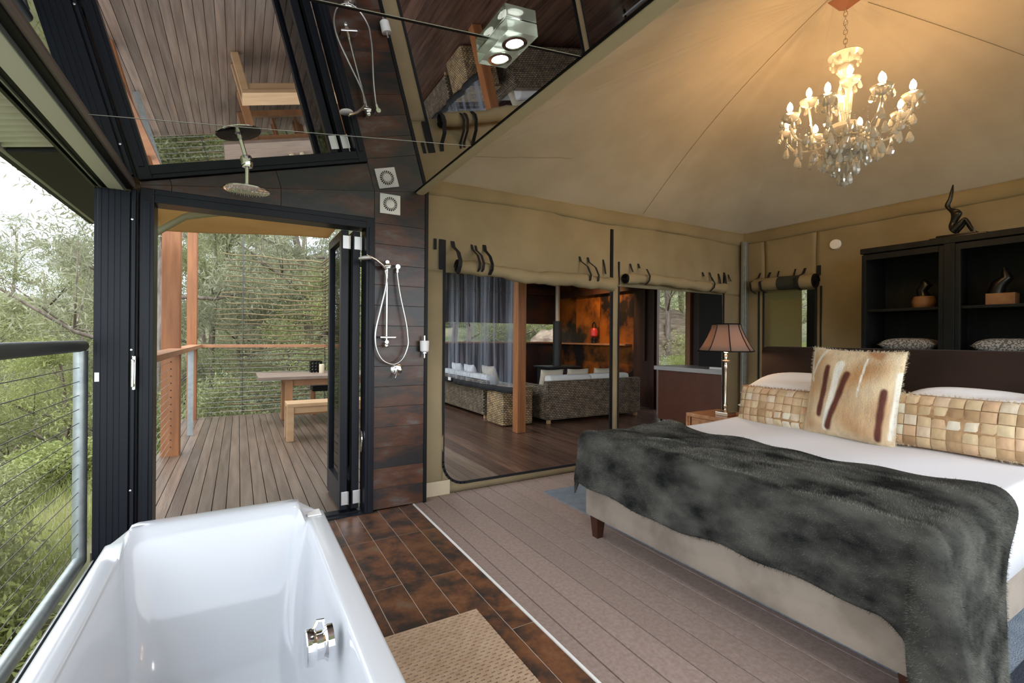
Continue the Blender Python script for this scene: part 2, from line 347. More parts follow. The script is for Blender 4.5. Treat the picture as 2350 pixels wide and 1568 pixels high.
# ---- bifold door at the rear
d1 = struct('door_1', 'charcoal aluminium bifold doorway opening on to the timber deck')
for x0, x1 in ((-.522, -.452), (.822, .888)):
    g = MB(); g.box(x0, x1, 3.60, 3.76, 0, 2.225, .004); g.box(x0 + .02, x1 - .02, 3.592, 3.602, 0, 2.15, .002); g.build('jamb', m_frame, d1)
g = MB(); g.box(-.452, .822, 3.60, 3.76, 2.142, 2.225, .004); g.box(-.452, .822, 3.592, 3.602, 2.19, 2.2); g.build('head', m_frame, d1)
g = MB(); g.box(-.452, .822, 3.60, 3.76, -.02, .008); g.box(-.452, .822, 3.655, 3.665, 0, .016); g.build('sill', m_frame, d1)
def leaf(x0, x1, y0=3.70, y1=4.28):
    L_ = ob('leaf', None, d1)
    g = MB(); g.box(x0, x1, y0, y0 + .07, .02, 2.13, .004); g.box(x0, x1, y1 - .07, y1, .02, 2.13, .004)
    g.box(x0, x1, y0 + .07, y1 - .07, 2.06, 2.13, .004); g.box(x0, x1, y0 + .07, y1 - .07, .02, .22, .004)
    g.build('leaf_frame', m_frame, L_); xm = (x0 + x1) / 2
    MB().box(xm - .004, xm + .004, y0 + .06, y1 - .06, .21, 2.07).build('glass', m_glass, L_)
    for z in (.06, 1.99):
        g = MB(); g.box(x0 + .010, x1 + .012, y0 - .007, y0 + .001, z, z + .10, .002); g.tube([(x1 + .008, y0 - .008, z), (x1 + .008, y0 - .008, z + .10)], .006, 8)
        g.build('hinge', m_brushed, L_)
    return L_
la = leaf(.662, .715); lb = leaf(.745, .800)
MB().tube([(.808, 3.69, .62), (.812, 3.66, .60), (.812, 3.645, .55), (.808, 3.66, .46)], .008, 8).build('handle', m_chrome, lb, True)

# ---- left side: big bifold window opening (frame only, folded right away)
w1 = struct('window_1', 'charcoal aluminium bifold window opening beside the bath')
g = MB(); g.box(-.735, -.716, 3.612, 3.76, 0, 2.19); g.box(-.716, -.567, 3.585, 3.76, 0, 2.19, .003)
for x in (-.668, -.612): g.box(x - .002, x + .002, 3.580, 3.587, 0, 2.19)
g.box(-.700, -.697, 3.580, 3.587, 0, 2.19); g.box(-.64, -.637, 3.580, 3.587, 0, 2.19)
g.box(-.567, -.53, 3.61, 3.76, 0, 2.21); g.box(-.556, -.538, 3.575, 3.62, 0, 2.20, .003); g.build('jamb', m_frame, w1)
g = MB(); g.box(-.735, -.555, -.9, 3.62, 2.25, 2.40); g.build('head', m_frame, w1)
def hstrip(x0, x1, z0, mat, nm='head_track', y0=-.9, y1=3.61): return MB().box(x0, x1, y0, y1, z0, 2.26).build(nm, mat, w1)
hstrip(-.735, -.722, 2.187, m_frame); hstrip(-.722, -.704, 2.20, m_black); hstrip(-.704, -.698, 2.187, m_metal); hstrip(-.698, -.668, 2.198, m_black)
hstrip(-.668, -.590, 2.190, m_soffit, 'head_reflection', 1.9); hstrip(-.668, -.617, 2.190, m_soffit, 'head_reflection', -.9, 1.9); hstrip(-.617, -.59, 2.198, m_black, 'head_track', -.9, 1.9)  # pale strips imitate the soffit reflected in the glossy head track
hstrip(-.590, -.586, 2.184, m_metal); hstrip(-.586, -.556, 2.205, m_black)
g = MB(); g.box(-.556, -.545, -.9, 3.61, 2.215, 2.36); g.build('head_edge', M('pale_edge_strip', (.24, .20, .18), rough=.4), w1)
g = MB(); g.box(-.735, -.655, -.9, 3.60, -.03, .004); g.build('sill', m_frame, w1)
for x in (-.728, -.705, -.68): MB().box(x, x + .006, -.9, 3.60, .004, .014).build('sill_track', m_metal, w1)
g = MB(); g.box(-.549, -.531, 3.562, 3.578, 1.00, 1.205, .004); g.box(-.546, -.534, 3.53, 3.564, 1.02, 1.04, .003); g.box(-.546, -.534, 3.53, 3.564, 1.165, 1.185, .003); g.box(-.547, -.533, 3.520, 3.534, 1.02, 1.185, .005)
g.build('handle', m_chrome, w1)
MB().box(-.722, -.700, 3.576, 3.586, 1.055, 1.11, .002).build('strike_plate', m_brushed, w1)
for z in (2.02, 1.24, .40): MB().lathe([(.0, -.003), (.006, -.002), (.007, 0)], (-.553, 3.572, z), 10, 'y').build('screw_cap', m_brushed, w1)
# wall outside of the opening towards the camera is open; low ceiling of mirror
cm = struct('ceiling_mirror', 'dark mirror glass ceiling above the bath and shower')
ysj = [3.63, 2.58, 1.53, .48, -.57]
def mp_(x, y, dz=0): return (x, y, zc(x) + dz)
for y1, y0 in zip(ysj[:-1], ysj[1:]):
    a, b = -.552, 1.204
    MB().hexa([mp_(a, y0 + .004), mp_(b, y0 + .004), mp_(b, y1 - .003), mp_(a, y1 - .003), mp_(a, y0 + .004, .008), mp_(b, y0 + .004, .008), mp_(b, y1 - .003, .008), mp_(a, y1 - .003, .008)]).build('mirror_panel', m_mirror, cm)
for y in ysj[1:]:
    a, b = -.552, 1.204
    def strip(ya, yb, d, m_, nm): MB().hexa([mp_(a, ya, -d), mp_(b, ya, -d), mp_(b, yb, -d), mp_(a, yb, -d), mp_(a, ya, .01), mp_(b, ya, .01), mp_(b, yb, .01), mp_(a, yb, .01)]).build(nm, m_, cm)
    strip(y - .004, y - .0015, .001, m_brushed, 'joint_strip'); strip(y - .0015, y + (.011 if y == 1.53 else .002), .0005, m_black, 'joint_gap')
MB().hexa([mp_(-.6, -.9, .012), mp_(1.21, -.9, .012), mp_(1.21, 3.74, .012), mp_(-.6, 3.74, .012), mp_(-.6, -.9, .10), mp_(1.21, -.9, .10), mp_(1.21, 3.74, .10), mp_(-.6, 3.74, .10)]).build('ceiling_backing', m_black, cm)
# canvas covered edge beam between mirror ceiling and tent
g = MB(); g.tube([(0, -.9, 0), (0, 3.70, 0)], .03, 20); g.v = [(1.250 + x * 1.45, y, 2.487 + z * .75) for x, y, z in g.v]
g.build('trim_3', m_canvas_pale, None, True, kind='structure')
MB().box(1.2035, 1.2065, -.9, 3.63, 2.474, 2.50).build('trim_4', m_black, None, kind='structure')
g = MB(); g.box(1.285, 1.295, -.9, 3.75, 2.49, 2.70)
g.build('trim_5', m_canvas, None, kind='structure')

# ---- tent roof: four wrinkled canvas slopes to one peak
AP = Vector((3.38, 1.62, 3.62))
def slope(A, B, seed, amp=1.):
    A, B = Vector(A), Vector(B); nrm = (B - A).cross(AP - A).normalized()
    if nrm.z > 0: nrm = -nrm
    rr = random.Random(seed); ph = [rr.uniform(0, 6.28) for _ in range(8)]
    def fn(u, v):
        v2 = v ** .8
        P = A.lerp(B, u).lerp(AP, v2)
        e = (max(0, math.sin(pi * min(1, v2))) ** .7) * min(1, 9 * u * (1 - u))
        sag = -.10 * math.sin(pi * v2) * math.sin(pi * u)
        wr = 0
        for k, (fq, am) in enumerate(((9, .007), (17, .008), (26, .006), (41, .004), (63, .0025))):
            wr += 1.7 * am * math.sin(fq * u * 2.1 + ph[k] + 1.3 * math.sin(3 * v2 + ph[k + 1])) * (.4 + .6 * math.sin(2.5 * u + 3 * v2 + ph[k + 2]))
        return tuple(P + nrm * (sag + wr * amp * e * (1 - .5 * v2)) * (1 if True else 0))
    m_ = MB().grid(fn, 150, 60); m_.fn = fn; return m_
def sloped(A, B, seed, amp, seams):
    g = slope(A, B, seed, amp); o = g.build('canvas_slope', m_canvas_roof, cg, True, None)
    for u0, u1, va, vb in seams:
        n = 40; ps = [Vector(g.fn(u0 + (u1 - u0) * i / n, va + (vb - va) * i / n)) - Vector((0, 0, .004)) for i in range(n + 1)]
        MB().tube(ps, .0022, 6).build('seam', m_seam, o, True)
cg = struct('ceiling', 'wrinkled khaki canvas tent roof rising to a peak')
x0, x1, y0, y1 = 1.288, XR, -.52, YB
zl = 2.56
sloped((x0, y1, H_T - .05), (x1, y1, H_T), 3, 1., ((.58, .58, .01, .97), (.0, .22, .10, .16)))
sloped((x1, y1, H_T), (x1, y0, H_T), 5, .6, ((.80, .80, .01, .9),))
sloped((x0, y0, zl), (x0, y1, H_T - .05), 9, 1.2, ((.40, .40, .01, .97),))
sloped((x1, y0, H_T), (x0, y0, zl), 11, 1., ())
# seams
for (q, vv) in (((3.05, YB, H_T - .03), 0), ((5.59, 2.55, H_T), 0)):
    pass

# ---- canvas rear wall with two openings
wr_ = struct('wall_rear_canvas')
def wrinkle(x, z): return .006 * math.sin(5 * x + 7 * z) + .004 * math.sin(13 * x - 9 * z + 1) + .003 * math.sin(23 * x + 3 * z)
def panel_y(x0, x1, z0, z1, y=YB, nu=None, nv=None, amp=1):
    nu = nu or max(2, int((x1 - x0) / .04)); nv = nv or max(2, int((z1 - z0) / .04))
    return MB().grid(lambda u, v: (x0 + u * (x1 - x0), y + amp * wrinkle(x0 + u * (x1 - x0), z0 + v * (z1 - z0)), z0 + v * (z1 - z0)), nu, nv)
def cpanel(*a, **k): return solid(panel_y(*a, **k).build('canvas_panel', m_canvas, wr_, True, None), .006)
cpanel(1.30, XR + .02, 1.88, 2.69)
cpanel(1.30, 1.505, 0, 1.89, amp=.5); cpanel(1.50, 3.36, 0, .07, amp=.3); cpanel(3.385, 3.475, 0, 1.89, amp=.2); cpanel(3.47, 5.2, 0, .07, amp=.3); cpanel(5.19, XR + .02, 0, 1.89, amp=.5)
# rounded corner at the lower left of opening 1
g = MB(); rc = .20; vs = [(1.50, YB, .06)]; k_ = 10
for i in range(k_ + 1):
    a = pi + pi / 2 * i / k_; vs.append((1.505 + rc + rc * math.cos(a), YB, .07 + rc + rc * math.sin(a)))
g.add(vs, [(0, i + 1, i + 2) for i in range(k_)]); solid(g.build('canvas_panel', m_canvas, wr_), .006)
pts = [(1.505, YB - .008, 2.15), (1.505, YB - .008, .07 + rc)] + [(1.505 + rc + rc * math.cos(pi + pi / 2 * i / 8), YB - .008, .07 + rc + rc * math.sin(pi + pi / 2 * i / 8)) for i in range(9)] + [(3.365, YB - .008, .07)]
g = MB()
for a, b in zip(pts[:-1], pts[1:]):
    d = (Vector(b) - Vector(a)).normalized(); n_ = Vector((-d.z, 0, d.x)) * .011; e = d * .004
    A_, B_ = Vector(a) - e, Vector(b) + e; f = Vector((0, .01, 0))
    g.hexa([A_ - n_, B_ - n_, B_ - n_ + f, A_ - n_ + f, A_ + n_, B_ + n_, B_ + n_ + f, A_ + n_ + f])
g.build('binding', m_strap, wr_)
MB().box(1.455, 1.50, YB - .012, YB - .005, 1.9, 2.155).build('binding', m_strap, wr_)
MB().box(3.352, 3.385, YB - .014, YB, .05, 2.47).build('binding', m_black, wr_)
MB().box(3.462, 3.480, YB - .012, YB, .05, 2.14).build('binding', m_strap, wr_)
MB().box(5.19, 5.212, YB - .012, YB, .05, 2.155).build('binding', m_strap, wr_)
MB().box(1.33, 1.56, YB - .03, YB - .012, 0, .12, .004).build('corner_flap', m_canvas_pale, wr_)
# valance bands over the eave pole
def band(nm, axis):
    def fn(u, v):
        a = -pi / 2 + v * pi * .9; r_ = .075
        if axis == 'y':
            x = 1.275 + u * (XR - 1.275); return (x, YB - .004 - .032 * math.cos(a) - .003 * math.sin(x * 19), H_T - .07 + .075 * math.sin(a) + .01 * math.sin(x * 3 + 1) * (1 - v))
        y = YB + u * (-.52 - YB); return (XR - .004 - .032 * math.cos(a), y, H_T - .065 + .07 * math.sin(a) + .003 * math.sin(y * 7))
    return MB().grid(fn, 90, 8).build(nm, m_canvas, None, True, None, kind='structure')
band('trim_6', 'y'); band('trim_7', 'x')
# galvanised corner pole
MB().box(5.475, 5.565, 3.66, 3.70, 0, 2.56, .006).add(*((lambda m_: (m_.v, m_.f))(MB().box(5.51, 5.53, 3.652, 3.662, 0, 2.55)))).build('trim_8', m_metal, None, kind='structure')

# ---- canvas wall behind the bed with a small window
wrr = struct('wall_right')
def px_(y0, y1, z0, z1, amp=1):
    nu = max(2, int((y1 - y0) / .05)); nv = max(2, int((z1 - z0) / .05))
    return solid(MB().grid(lambda u, v: (XR + amp * wrinkle(y0 + u * (y1 - y0), z0 + v * (z1 - z0)) * .8, y0 + u * (y1 - y0), z0 + v * (z1 - z0)), nu, nv).build('canvas_panel', m_canvas, wrr, True, None), .006)
px_(-.6, 2.86, 0, 2.69); px_(2.86, 3.46, 1.9, 2.69); px_(3.46, 3.78, 0, 2.69, .4); px_(2.86, 3.46, 0, .75, .4)
w3 = struct('window_2', 'small canvas window behind the bedhead')
MB().box(5.66, 5.67, 3.055, 3.55, .7, 1.98).build('mesh_panel', M('olive_mesh', (.20, .18, .075), rough=.9), w3)
MB().box(5.80, 5.81, 2.8, 3.07, .7, 1.98).build('gap_shade_panel', m_black, w3)  # black sheet stands in for the shade of the gap outside
MB().box(5.60, 5.81, 2.845, 2.855, .7, 1.98).build('reveal', m_black, w3)
for y in (3.525, 3.465, 2.858, 2.805): MB().box(XR - .012, XR - .004, y - .010, y + .010, .6, 1.93).build('binding', m_strap, w3)

# ---- living pavilion beyond the canvas
wl = struct('wall_living_rear')
for k in range(3):
    x0_ = 3.42 + k * 1.13
    MB().box(x0_, x0_ + 1.12, 9.5, 9.53, 0, 1.2, .003).build('panel', m_rust, wl); MB().box(x0_, x0_ + 1.12, 9.5, 9.53, 1.66, 2.9, .003).build('panel', m_rust, wl)
MB().box(3.42, 6.8, 9.40, 9.54, 1.2, 1.235).build('ledge', m_rail_t, wl)
wc = struct('wall_living_right')
for (a, b) in ((6.27, 6.9), (6.905, 7.92), (7.925, 8.75), (8.755, 9.5)):
    MB().box(6.8, 6.83, a, b, 0, 2.9, .003).build('panel', m_copper if a > 6.9 else m_brown, wc)
MB().box(6.62, 6.80, 6.95, 9.4, 1.185, 1.22, .003).build('shelf', m_rail_t, wc)
MB().box(6.74, 6.80, 6.32, 6.42, 0, 2.9, .003).build('stud', m_brown, wc); MB().box(6.74, 6.80, 6.55, 6.60, .9, 2.9, .003).build('stud', m_brown, wc)
MB().box(6.76, 6.80, 6.26, 6.275, 0, 2.9).build('stud', m_brown, wc)
wk = struct('wall_kitchen')
MB().box(6.8, 6.85, 3.8, 5.60, 0, 2.9).build('panel', m_brown, wk); MB().box(6.74, 6.80, 5.50, 5.60, 0, 2.9, .003).build('stud', m_table_leg, wk)
MB().box(5.62, 6.85, 3.80, 3.85, 0, 2.9).build('panel', m_brown, wk)
MB().box(5.605, 5.635, 3.86, 4.42, .95, 2.6).build('panel', m_black, wk)
cl = MB().box(1.95, 8.3, 3.85, 9.7, 2.72, 2.80).build('ceiling_living', m_darkroof, None, kind='structure')
cl2 = struct('beam_living'); MB().box(3.36, 6.8, 9.36, 9.5, 2.35, 2.5).build('beam', m_brown, cl2); MB().box(6.68, 6.8, 6.3, 9.4, 2.28, 2.42).build('beam', m_brown, cl2)

# ---- eave outside the left opening
re = struct('roof_eave', 'pale green corrugated steel eave outside the bath opening')
def eave(u, v):
    y = -1.6 + u * 5.2; x = -.70 - v * .40
    return (x, y, 2.425 - v * .085 + .009 * math.sin(y * 2 * pi / .076))
solid(MB().grid(eave, 560, 1).build('corrugated_sheet', m_soffit, re, True, None), .002)
MB().hexa([(-.68, 3.6, 2.40), (-1.10, 3.6, 2.32), (-1.10, 5.6, 2.32), (-.68, 5.6, 2.40), (-.68, 3.6, 2.5), (-1.10, 3.6, 2.42), (-1.10, 5.6, 2.42), (-.68, 5.6, 2.5)]).build('fascia', m_charc, re)
MB().tube([(-1.12, 3.45, 2.345), (-1.12, 5.6, 2.345)], .022, 10).build('gutter_pipe', m_metal, re, True)
MB().box(-1.17, -1.13, 2.6, 5.6, 2.33, 2.40).build('fascia', m_charc, re)

# ---- terrain
def hz(x, y):
    r_ = max(0, -x - 1.2); q = max(0, y - 9.3)
    left = -3.3 * ss(0, 5, r_) + 11 * ss(9, 46, r_)
    back = -1.1 * ss(0, 5, q) * (1 - ss(1, 7, x)) + 10 * ss(6, 45, q)
    z = -.75 + left + back * (1 if x > -3 else .8)
    z += 1.0 * ss(5.5, 9, x) * ss(2, 9, y + 4) + 3 * ss(10, 32, x)
    return z + .25 * math.sin(.7 * x + .4) * math.sin(.6 * y) + .12 * math.sin(1.9 * x) * math.cos(1.6 * y) - .5 * ss(3, 12, -y)
def terr(u, v):
    x = -75 + 140 * u; y = -28 + 110 * v; return (x, y, hz(x, y))
ob('ground', MB().grid(terr, 200, 160).mesh('ground', m_ground, True), None, kind='structure')
MB().grid(lambda u, v: (7.0 + 5 * u, 5.2 + 2.6 * v + 1.5 * u, hz(7.0 + 5 * u, 5.2 + 2.6 * v + 1.5 * u) + .03), 20, 12).build('gravel_path', m_gravel, None, kind='structure')

# ================================================================== THINGS
# ---- bath
def bath():
    t = thing('bathtub', 'white acrylic freestanding bath with raised headrest beside the open window', 'bathtub', (-.045, 1.33, 0))
    Ox, Oy = -.045, 1.33
    n = 160
    def ring(x0, x1, y0, y1, r, z, raise_=0):
        cx, cy, hx, hy = (x0 + x1) / 2, (y0 + y1) / 2, (x1 - x0) / 2, (y1 - y0) / 2; pts = []
        per = n // 4
        for q, (sx, sy) in enumerate(((1, 1), (-1, 1), (-1, -1), (1, -1))):
            for i in range(per):
                a = (q + i / per) * pi / 2
                # distribute: corner arc for middle third, straights otherwise
                t_ = i / per
                e0 = {0: (hx, 0), 1: (0, hy), 2: (-hx, 0), 3: (0, -hy)}[q]; e1 = {0: (0, hy), 1: (-hx, 0), 2: (0, -hy), 3: (hx, 0)}[q]
                c0 = (sx * (hx - r), sy * (hy - r)); a0 = q * pi / 2
                p0 = (c0[0] + r * math.cos(a0), c0[1] + r * math.sin(a0)); p1 = (c0[0] + r * math.cos(a0 + pi / 2), c0[1] + r * math.sin(a0 + pi / 2))
                if t_ < .35: k = t_ / .35; p = (e0[0] + (p0[0] - e0[0]) * k, e0[1] + (p0[1] - e0[1]) * k)
                elif t_ < .65: k = (t_ - .35) / .3; p = (c0[0] + r * math.cos(a0 + k * pi / 2), c0[1] + r * math.sin(a0 + k * pi / 2))
                else: k = (t_ - .65) / .35; p = (p1[0] + (e1[0] - p1[0]) * k, p1[1] + (e1[1] - p1[1]) * k)
                X, Y = cx + p[0], cy + p[1]
                h = raise_ * .066 * ss(2.10, 2.165, Y) * ss(-.385, -.335, X) * (1 - ss(.225, .255, X))
                pts.append((X - Ox, Y - Oy, z + h))
        return pts
    X0, X1, Y0, Y1 = -.425, .335, .42, 2.275
    rings = [ring(X0 + .03, X1 - .03, Y0 + .03, Y1 - .03, .03, 0), ring(X0 + .006, X1 - .006, Y0 + .006, Y1 - .006, .02, .40, 0), ring(X0, X1, Y0, Y1, .02, .45, .3), ring(X0, X1, Y0, Y1, .02, .540, 1), ring(X0 + .003, X1 - .003, Y0 + .003, Y1 - .003, .02, .548, 1), ring(X0 + .010, X1 - .010, Y0 + .01, Y1 - .01, .02, .55, 1),
             ring(X0 + .062, X1 - .060, Y0 + .06, Y1 - .055, .05, .551, 1), ring(X0 + .072, X1 - .070, Y0 + .075, Y1 - .075, .05, .548, 1), ring(X0 + .078, X1 - .076, Y0 + .09, Y1 - .09, .06, .538, .9)]
    for k in range(1, 13):
        q = k / 12; e = q
        ins = .078 + .085 * e ** 1.2 + (.10 * max(0, q - .82) / .18 if q > .82 else 0); ye = .09 + .30 * e ** 1.35 + (.12 * max(0, q - .82) / .18 if q > .82 else 0)
        z = .538 - .40 * (math.sin(q * pi / 2) if q > .0 else 0)
        rings.append(ring(X0 + ins, X1 - ins, Y0 + ye, Y1 - ye * 1.05, .06 + .06 * q, z, .9 * (1 - q)))
    g = MB()
    for k, r_ in enumerate(rings):
        g.v += r_
        if k: g.f += [((k - 1) * n + i, (k - 1) * n + (i + 1) % n, k * n + (i + 1) % n, k * n + i) for i in range(n)]
    g.f += [tuple((len(rings) - 1) * n + i for i in range(n)), tuple(range(n - 1, -1, -1))]
    g.build('shell', m_acrylic, t, True, 60)
    # overflow filler knob on the right inner wall
    o = (.218 - Ox, 1.375 - Oy, .487)
    g = MB(); g.lathe([(.046, .012), (.046, -.004), (.040, -.010), (.036, -.014), (.036, -.030), (.044, -.032), (.046, -.036), (.046, -.054), (.043, -.057), (0, -.057)], o, 32, 'x')
    k = g.build('overflow_knob', m_chrome, t, True, 30)
    MB().tube([(o[0] - .006, o[1] + .008, o[2] + .038), (o[0] - .012, o[1] + .010, o[2] + .060), (o[0] - .026, o[1] + .010, o[2] + .062), (o[0] - .036, o[1] + .008, o[2] + .042)], .005, 8).build('lever', m_chrome, k, True)
    MB().lathe([(0, .006), (.028, .005), (.032, 0)], (0, 0, .141), 20).build('waste_plug', m_chrome, t, True)
bath()
# white plate at the corner of the bath rim imitates a speckled reflection
g = MB(); g.box(.262, .318, 2.19, 2.262, .5515, .557, .002); sd = g.build('rim_reflection', m_white, None, label='flat white plate standing in for a speckled reflection on the far corner of the bath rim', cat='reflection patch')

# ---- timber bath mat
def bathmat():
    t = thing('bath_mat', 'pale timber lattice bath mat lying on the rust tiles beside the bath', 'bath mat', (.70, 1.55, 0))
    x0, x1, y0, y1 = .36, 1.004, 1.12, 2.082
    n = int((y1 - y0) / .0185); me = MB().box(x0 - .7, x1 - .7, 0, .0112, .003, .016).mesh('slat', m_matw); g = MB()
    for k in range(n):
        y = y0 + k * .0185; ob('slat', me, t, (0, y - 1.55, 0))
        if k < n - 1:
            x = x0 + (.018 if k % 2 else 0)
            while x < x1 - .012:
                g.box(x - .7, min(x + .019, x1) - .7, y + .0111 - 1.55, y + .0186 - 1.55, .003, .0155); x += .036
    g.build('spacer_blocks', m_matw, t, kind='stuff'); MB().box(x0 - .69, x1 - .71, y0 - 1.54, y1 - 1.57, 0, .003).build('backing', m_darkslot, t)
bathmat()
# white stool edge at the very bottom of the frame
tw = thing('bath_stool', 'low round white stool top just showing at the bottom edge by the bath mat', 'stool', (1.06, 1.40, 0))
MB().lathe([(0, .268), (.12, .270), (.135, .262), (.137, .245), (.12, .238), (0, .238)], (0, 0, 0), 32).build('seat', m_white, tw, True)
for a in range(4): MB().tube([(.08 * math.cos(a * pi / 2 + .6), .08 * math.sin(a * pi / 2 + .6), .24), (.11 * math.cos(a * pi / 2 + .6), .11 * math.sin(a * pi / 2 + .6), 0)], .010, 8).build('leg', m_white, tw, True)
tw.location = (.701, 1.121, 0)

# ---- overhead shower
t = thing('rain_shower', 'round chrome rain shower head hanging from the mirror ceiling', 'shower head', (.036, 3.09, 2.16))
MB().lathe([(0, .016), (.02, .016), (.028, .008), (.112, .006), (.117, .002), (.117, -.004), (.112, -.006), (0, -.006)], (0, 0, 0), 48).build('head', m_chrome, t, True, 30)
g = MB()
for r_, n_ in ((.02, 6), (.04, 12), (.06, 18), (.08, 24), (.10, 30)):
    for k in range(n_):
        a = 2 * pi * k / n_; g.lathe([(.0028, -.006), (.0022, -.010), (0, -.0105)], (r_ * math.cos(a), r_ * math.sin(a), 0), 6)
g.build('nozzles', m_linen, t, kind='stuff')
MB().tube([(0, 0, .012), (0, 0, .165)], .011, 14).build('arm', m_chrome, t, True)
MB().lathe([(.012, .125), (.026, .130), (.031, .142), (.031, .162)], (0, 0, 0), 24).build('ceiling_flange', m_chrome, t, True)
MB().tube([(0, 0, .008), (0, 0, .035)], .016, 14).build('swivel', m_chrome, t, True)

# ---- hand shower set
t = thing('hand_shower', 'chrome hand shower on a slide rail against the rust tiled wall', 'shower set', (.98, 3.63, 1.3))
def w2(o_, ps): return [(a - o_[0], b - o_[1], c - o_[2]) for a, b, c in ps]
O = (.98, 3.63, 1.3)
MB().tube(w2(O, [(.972, 3.575, 1.275), (.972, 3.575, 1.90)]), .0095, 12).build('slide_rail', m_chrome, t, True)
for z in (1.29, 1.895): MB().tube(w2(O, [(.972, 3.565, z), (.972, 3.63, z)]), .014, 12).build('wall_bracket', m_chrome, t, True)
MB().lathe([(0, -.018), (.014, -.012), (.018, 0), (.014, .012), (0, .018)], w2(O, [(.972, 3.572, 1.262)])[0], 16).build('end_cap', m_chrome, t, True)
g = MB(); g.box(.912 - O[0], 1.032 - O[0], 3.52 - O[1], 3.60 - O[1], 1.318 - O[2], 1.334 - O[2], .005); g.build('soap_tray', m_chrome, t)
g = MB(); g.box(.955 - O[0], .99 - O[0], 3.545 - O[1], 3.60 - O[1], 1.845 - O[2], 1.885 - O[2], .006); g.tube(w2(O, [(.925, 3.55, 1.86), (.99, 3.56, 1.868)]), .016, 12); g.build('slider', m_chrome, t, True, 40)
hs = MB().tube(w2(O, [(.955, 3.545, 1.835), (.925, 3.53, 1.865), (.875, 3.52, 1.898), (.835, 3.51, 1.912), (.805, 3.505, 1.918)]), [.010, .011, .010, .012, .014], 12).build('handset', m_chrome, t, True)
g = MB(); g.lathe([(0, .012), (.020, .011), (.044, .002), (.047, -.006), (.043, -.012), (0, -.013)], (0, 0, 0), 28)
ob('spray_face', g.mesh('spray_face', m_white, True), hs, w2(O, [(.792, 3.505, 1.905)])[0], rot=(0, -.12, 0))
hp = [(.952, 3.545, 1.83), (.962, 3.55, 1.735), (.930, 3.56, 1.569), (.892, 3.56, 1.40), (.884, 3.56, 1.31), (.898, 3.56, 1.225), (.946, 3.56, 1.148), (1.029, 3.56, 1.121), (1.096, 3.56, 1.166), (1.134, 3.56, 1.26), (1.132, 3.56, 1.34), (1.118, 3.56, 1.442), (1.076, 3.57, 1.642), (1.055, 3.58, 1.79), (1.054, 3.58, 1.84)]
def spline(ps, n=6):
    out = []; ps = [Vector(p) for p in ps]
    for i in range(len(ps) - 1):
        p0, p1, p2, p3 = ps[max(i - 1, 0)], ps[i], ps[i + 1], ps[min(i + 2, len(ps) - 1)]
        for k in range(n):
            t_ = k / n; out.append(.5 * ((2 * p1) + (-p0 + p2) * t_ + (2 * p0 - 5 * p1 + 4 * p2 - p3) * t_ ** 2 + (-p0 + 3 * p1 - 3 * p2 + p3) * t_ ** 3))
    return out + [ps[-1]]
MB().tube([tuple(p - Vector(O)) for p in spline(hp)], .0072, 10).build('hose', m_brushed, t, True)
g = MB(); g.tube(w2(O, [(1.055, 3.585, 1.825), (1.055, 3.585, 1.875)]), .013, 12); g.tube(w2(O, [(1.055, 3.57, 1.868), (1.055, 3.63, 1.868)]), .018, 14); g.build('wall_outlet', m_chrome, t, True, 40)
t = thing('shower_mixer', 'round chrome shower mixer tap below the hose loop', 'tap', (1.066, 3.63, 1.075))
MB().lathe([(.046, 0), (.046, -.006), (.040, -.010), (.024, -.012), (.024, -.045), (0, -.047)], (0, 0, 0), 28, 'y').build('body', m_chrome, t, True, 35)
MB().tube([(-.002, -.045, .0), (-.020, -.060, -.035), (-.032, -.070, -.062)], [.010, .008, .006], 10).build('lever', m_chrome, t, True)
# vent
def vent():
    t = thing('extractor_vent', 'square white extractor vent high on the rust tiled wall', 'vent', (1.005, 3.63, 2.352))
    g = MB(); g.box(-.079, .079, -.012, 0, -.076, .076, .003); g.build('plate', m_white, t)
    MB().lathe([(.054, -.0122), (.054, -.014), (.032, -.014), (.032, -.0122)], (0, 0, 0), 36, 'y').build('grille_ring', m_darkslot, t)
    for k in range(20):
        a = 2 * pi * k / 20; c, s = math.cos(a), math.sin(a); d = Vector((c, 0, s)); e = Vector((-s, 0, c)) * .0026
        p = [d * .031 - e, d * .031 + e, d * .056 + e, d * .056 - e]
        MB().hexa([q + Vector((0, -.0145, 0)) for q in p] + [q + Vector((0, -.018, 0)) for q in p]).build('grille_fin', m_white, t)
    MB().lathe([(.031, -.012), (.031, -.018), (.028, -.020), (0, -.020)], (0, 0, 0), 28, 'y').build('grille_hub', m_white, t, True, 40)
vent()
# soap dispenser
t = thing('soap_dispenser', 'white and chrome soap dispenser on the black wall edge trim', 'soap dispenser', (1.275, 3.62, 1.24))
MB().lathe([(.022, -.03), (.034, -.02), (.037, .06), (.0, .062)], (0, -.04, 0), 20).build('bottle', m_white, t, True, 40)
MB().tube([(0, -.04, .06), (0, -.04, .10)], .010, 10).build('top_pin', m_chrome, t, True)
g = MB(); g.tube([(0, -.04, -.03), (0, -.04, -.075)], .008, 10); g.box(-.012, .012, -.05, 0, -.045, -.032, .002); g.build('pump', m_chrome, t, True, 40)
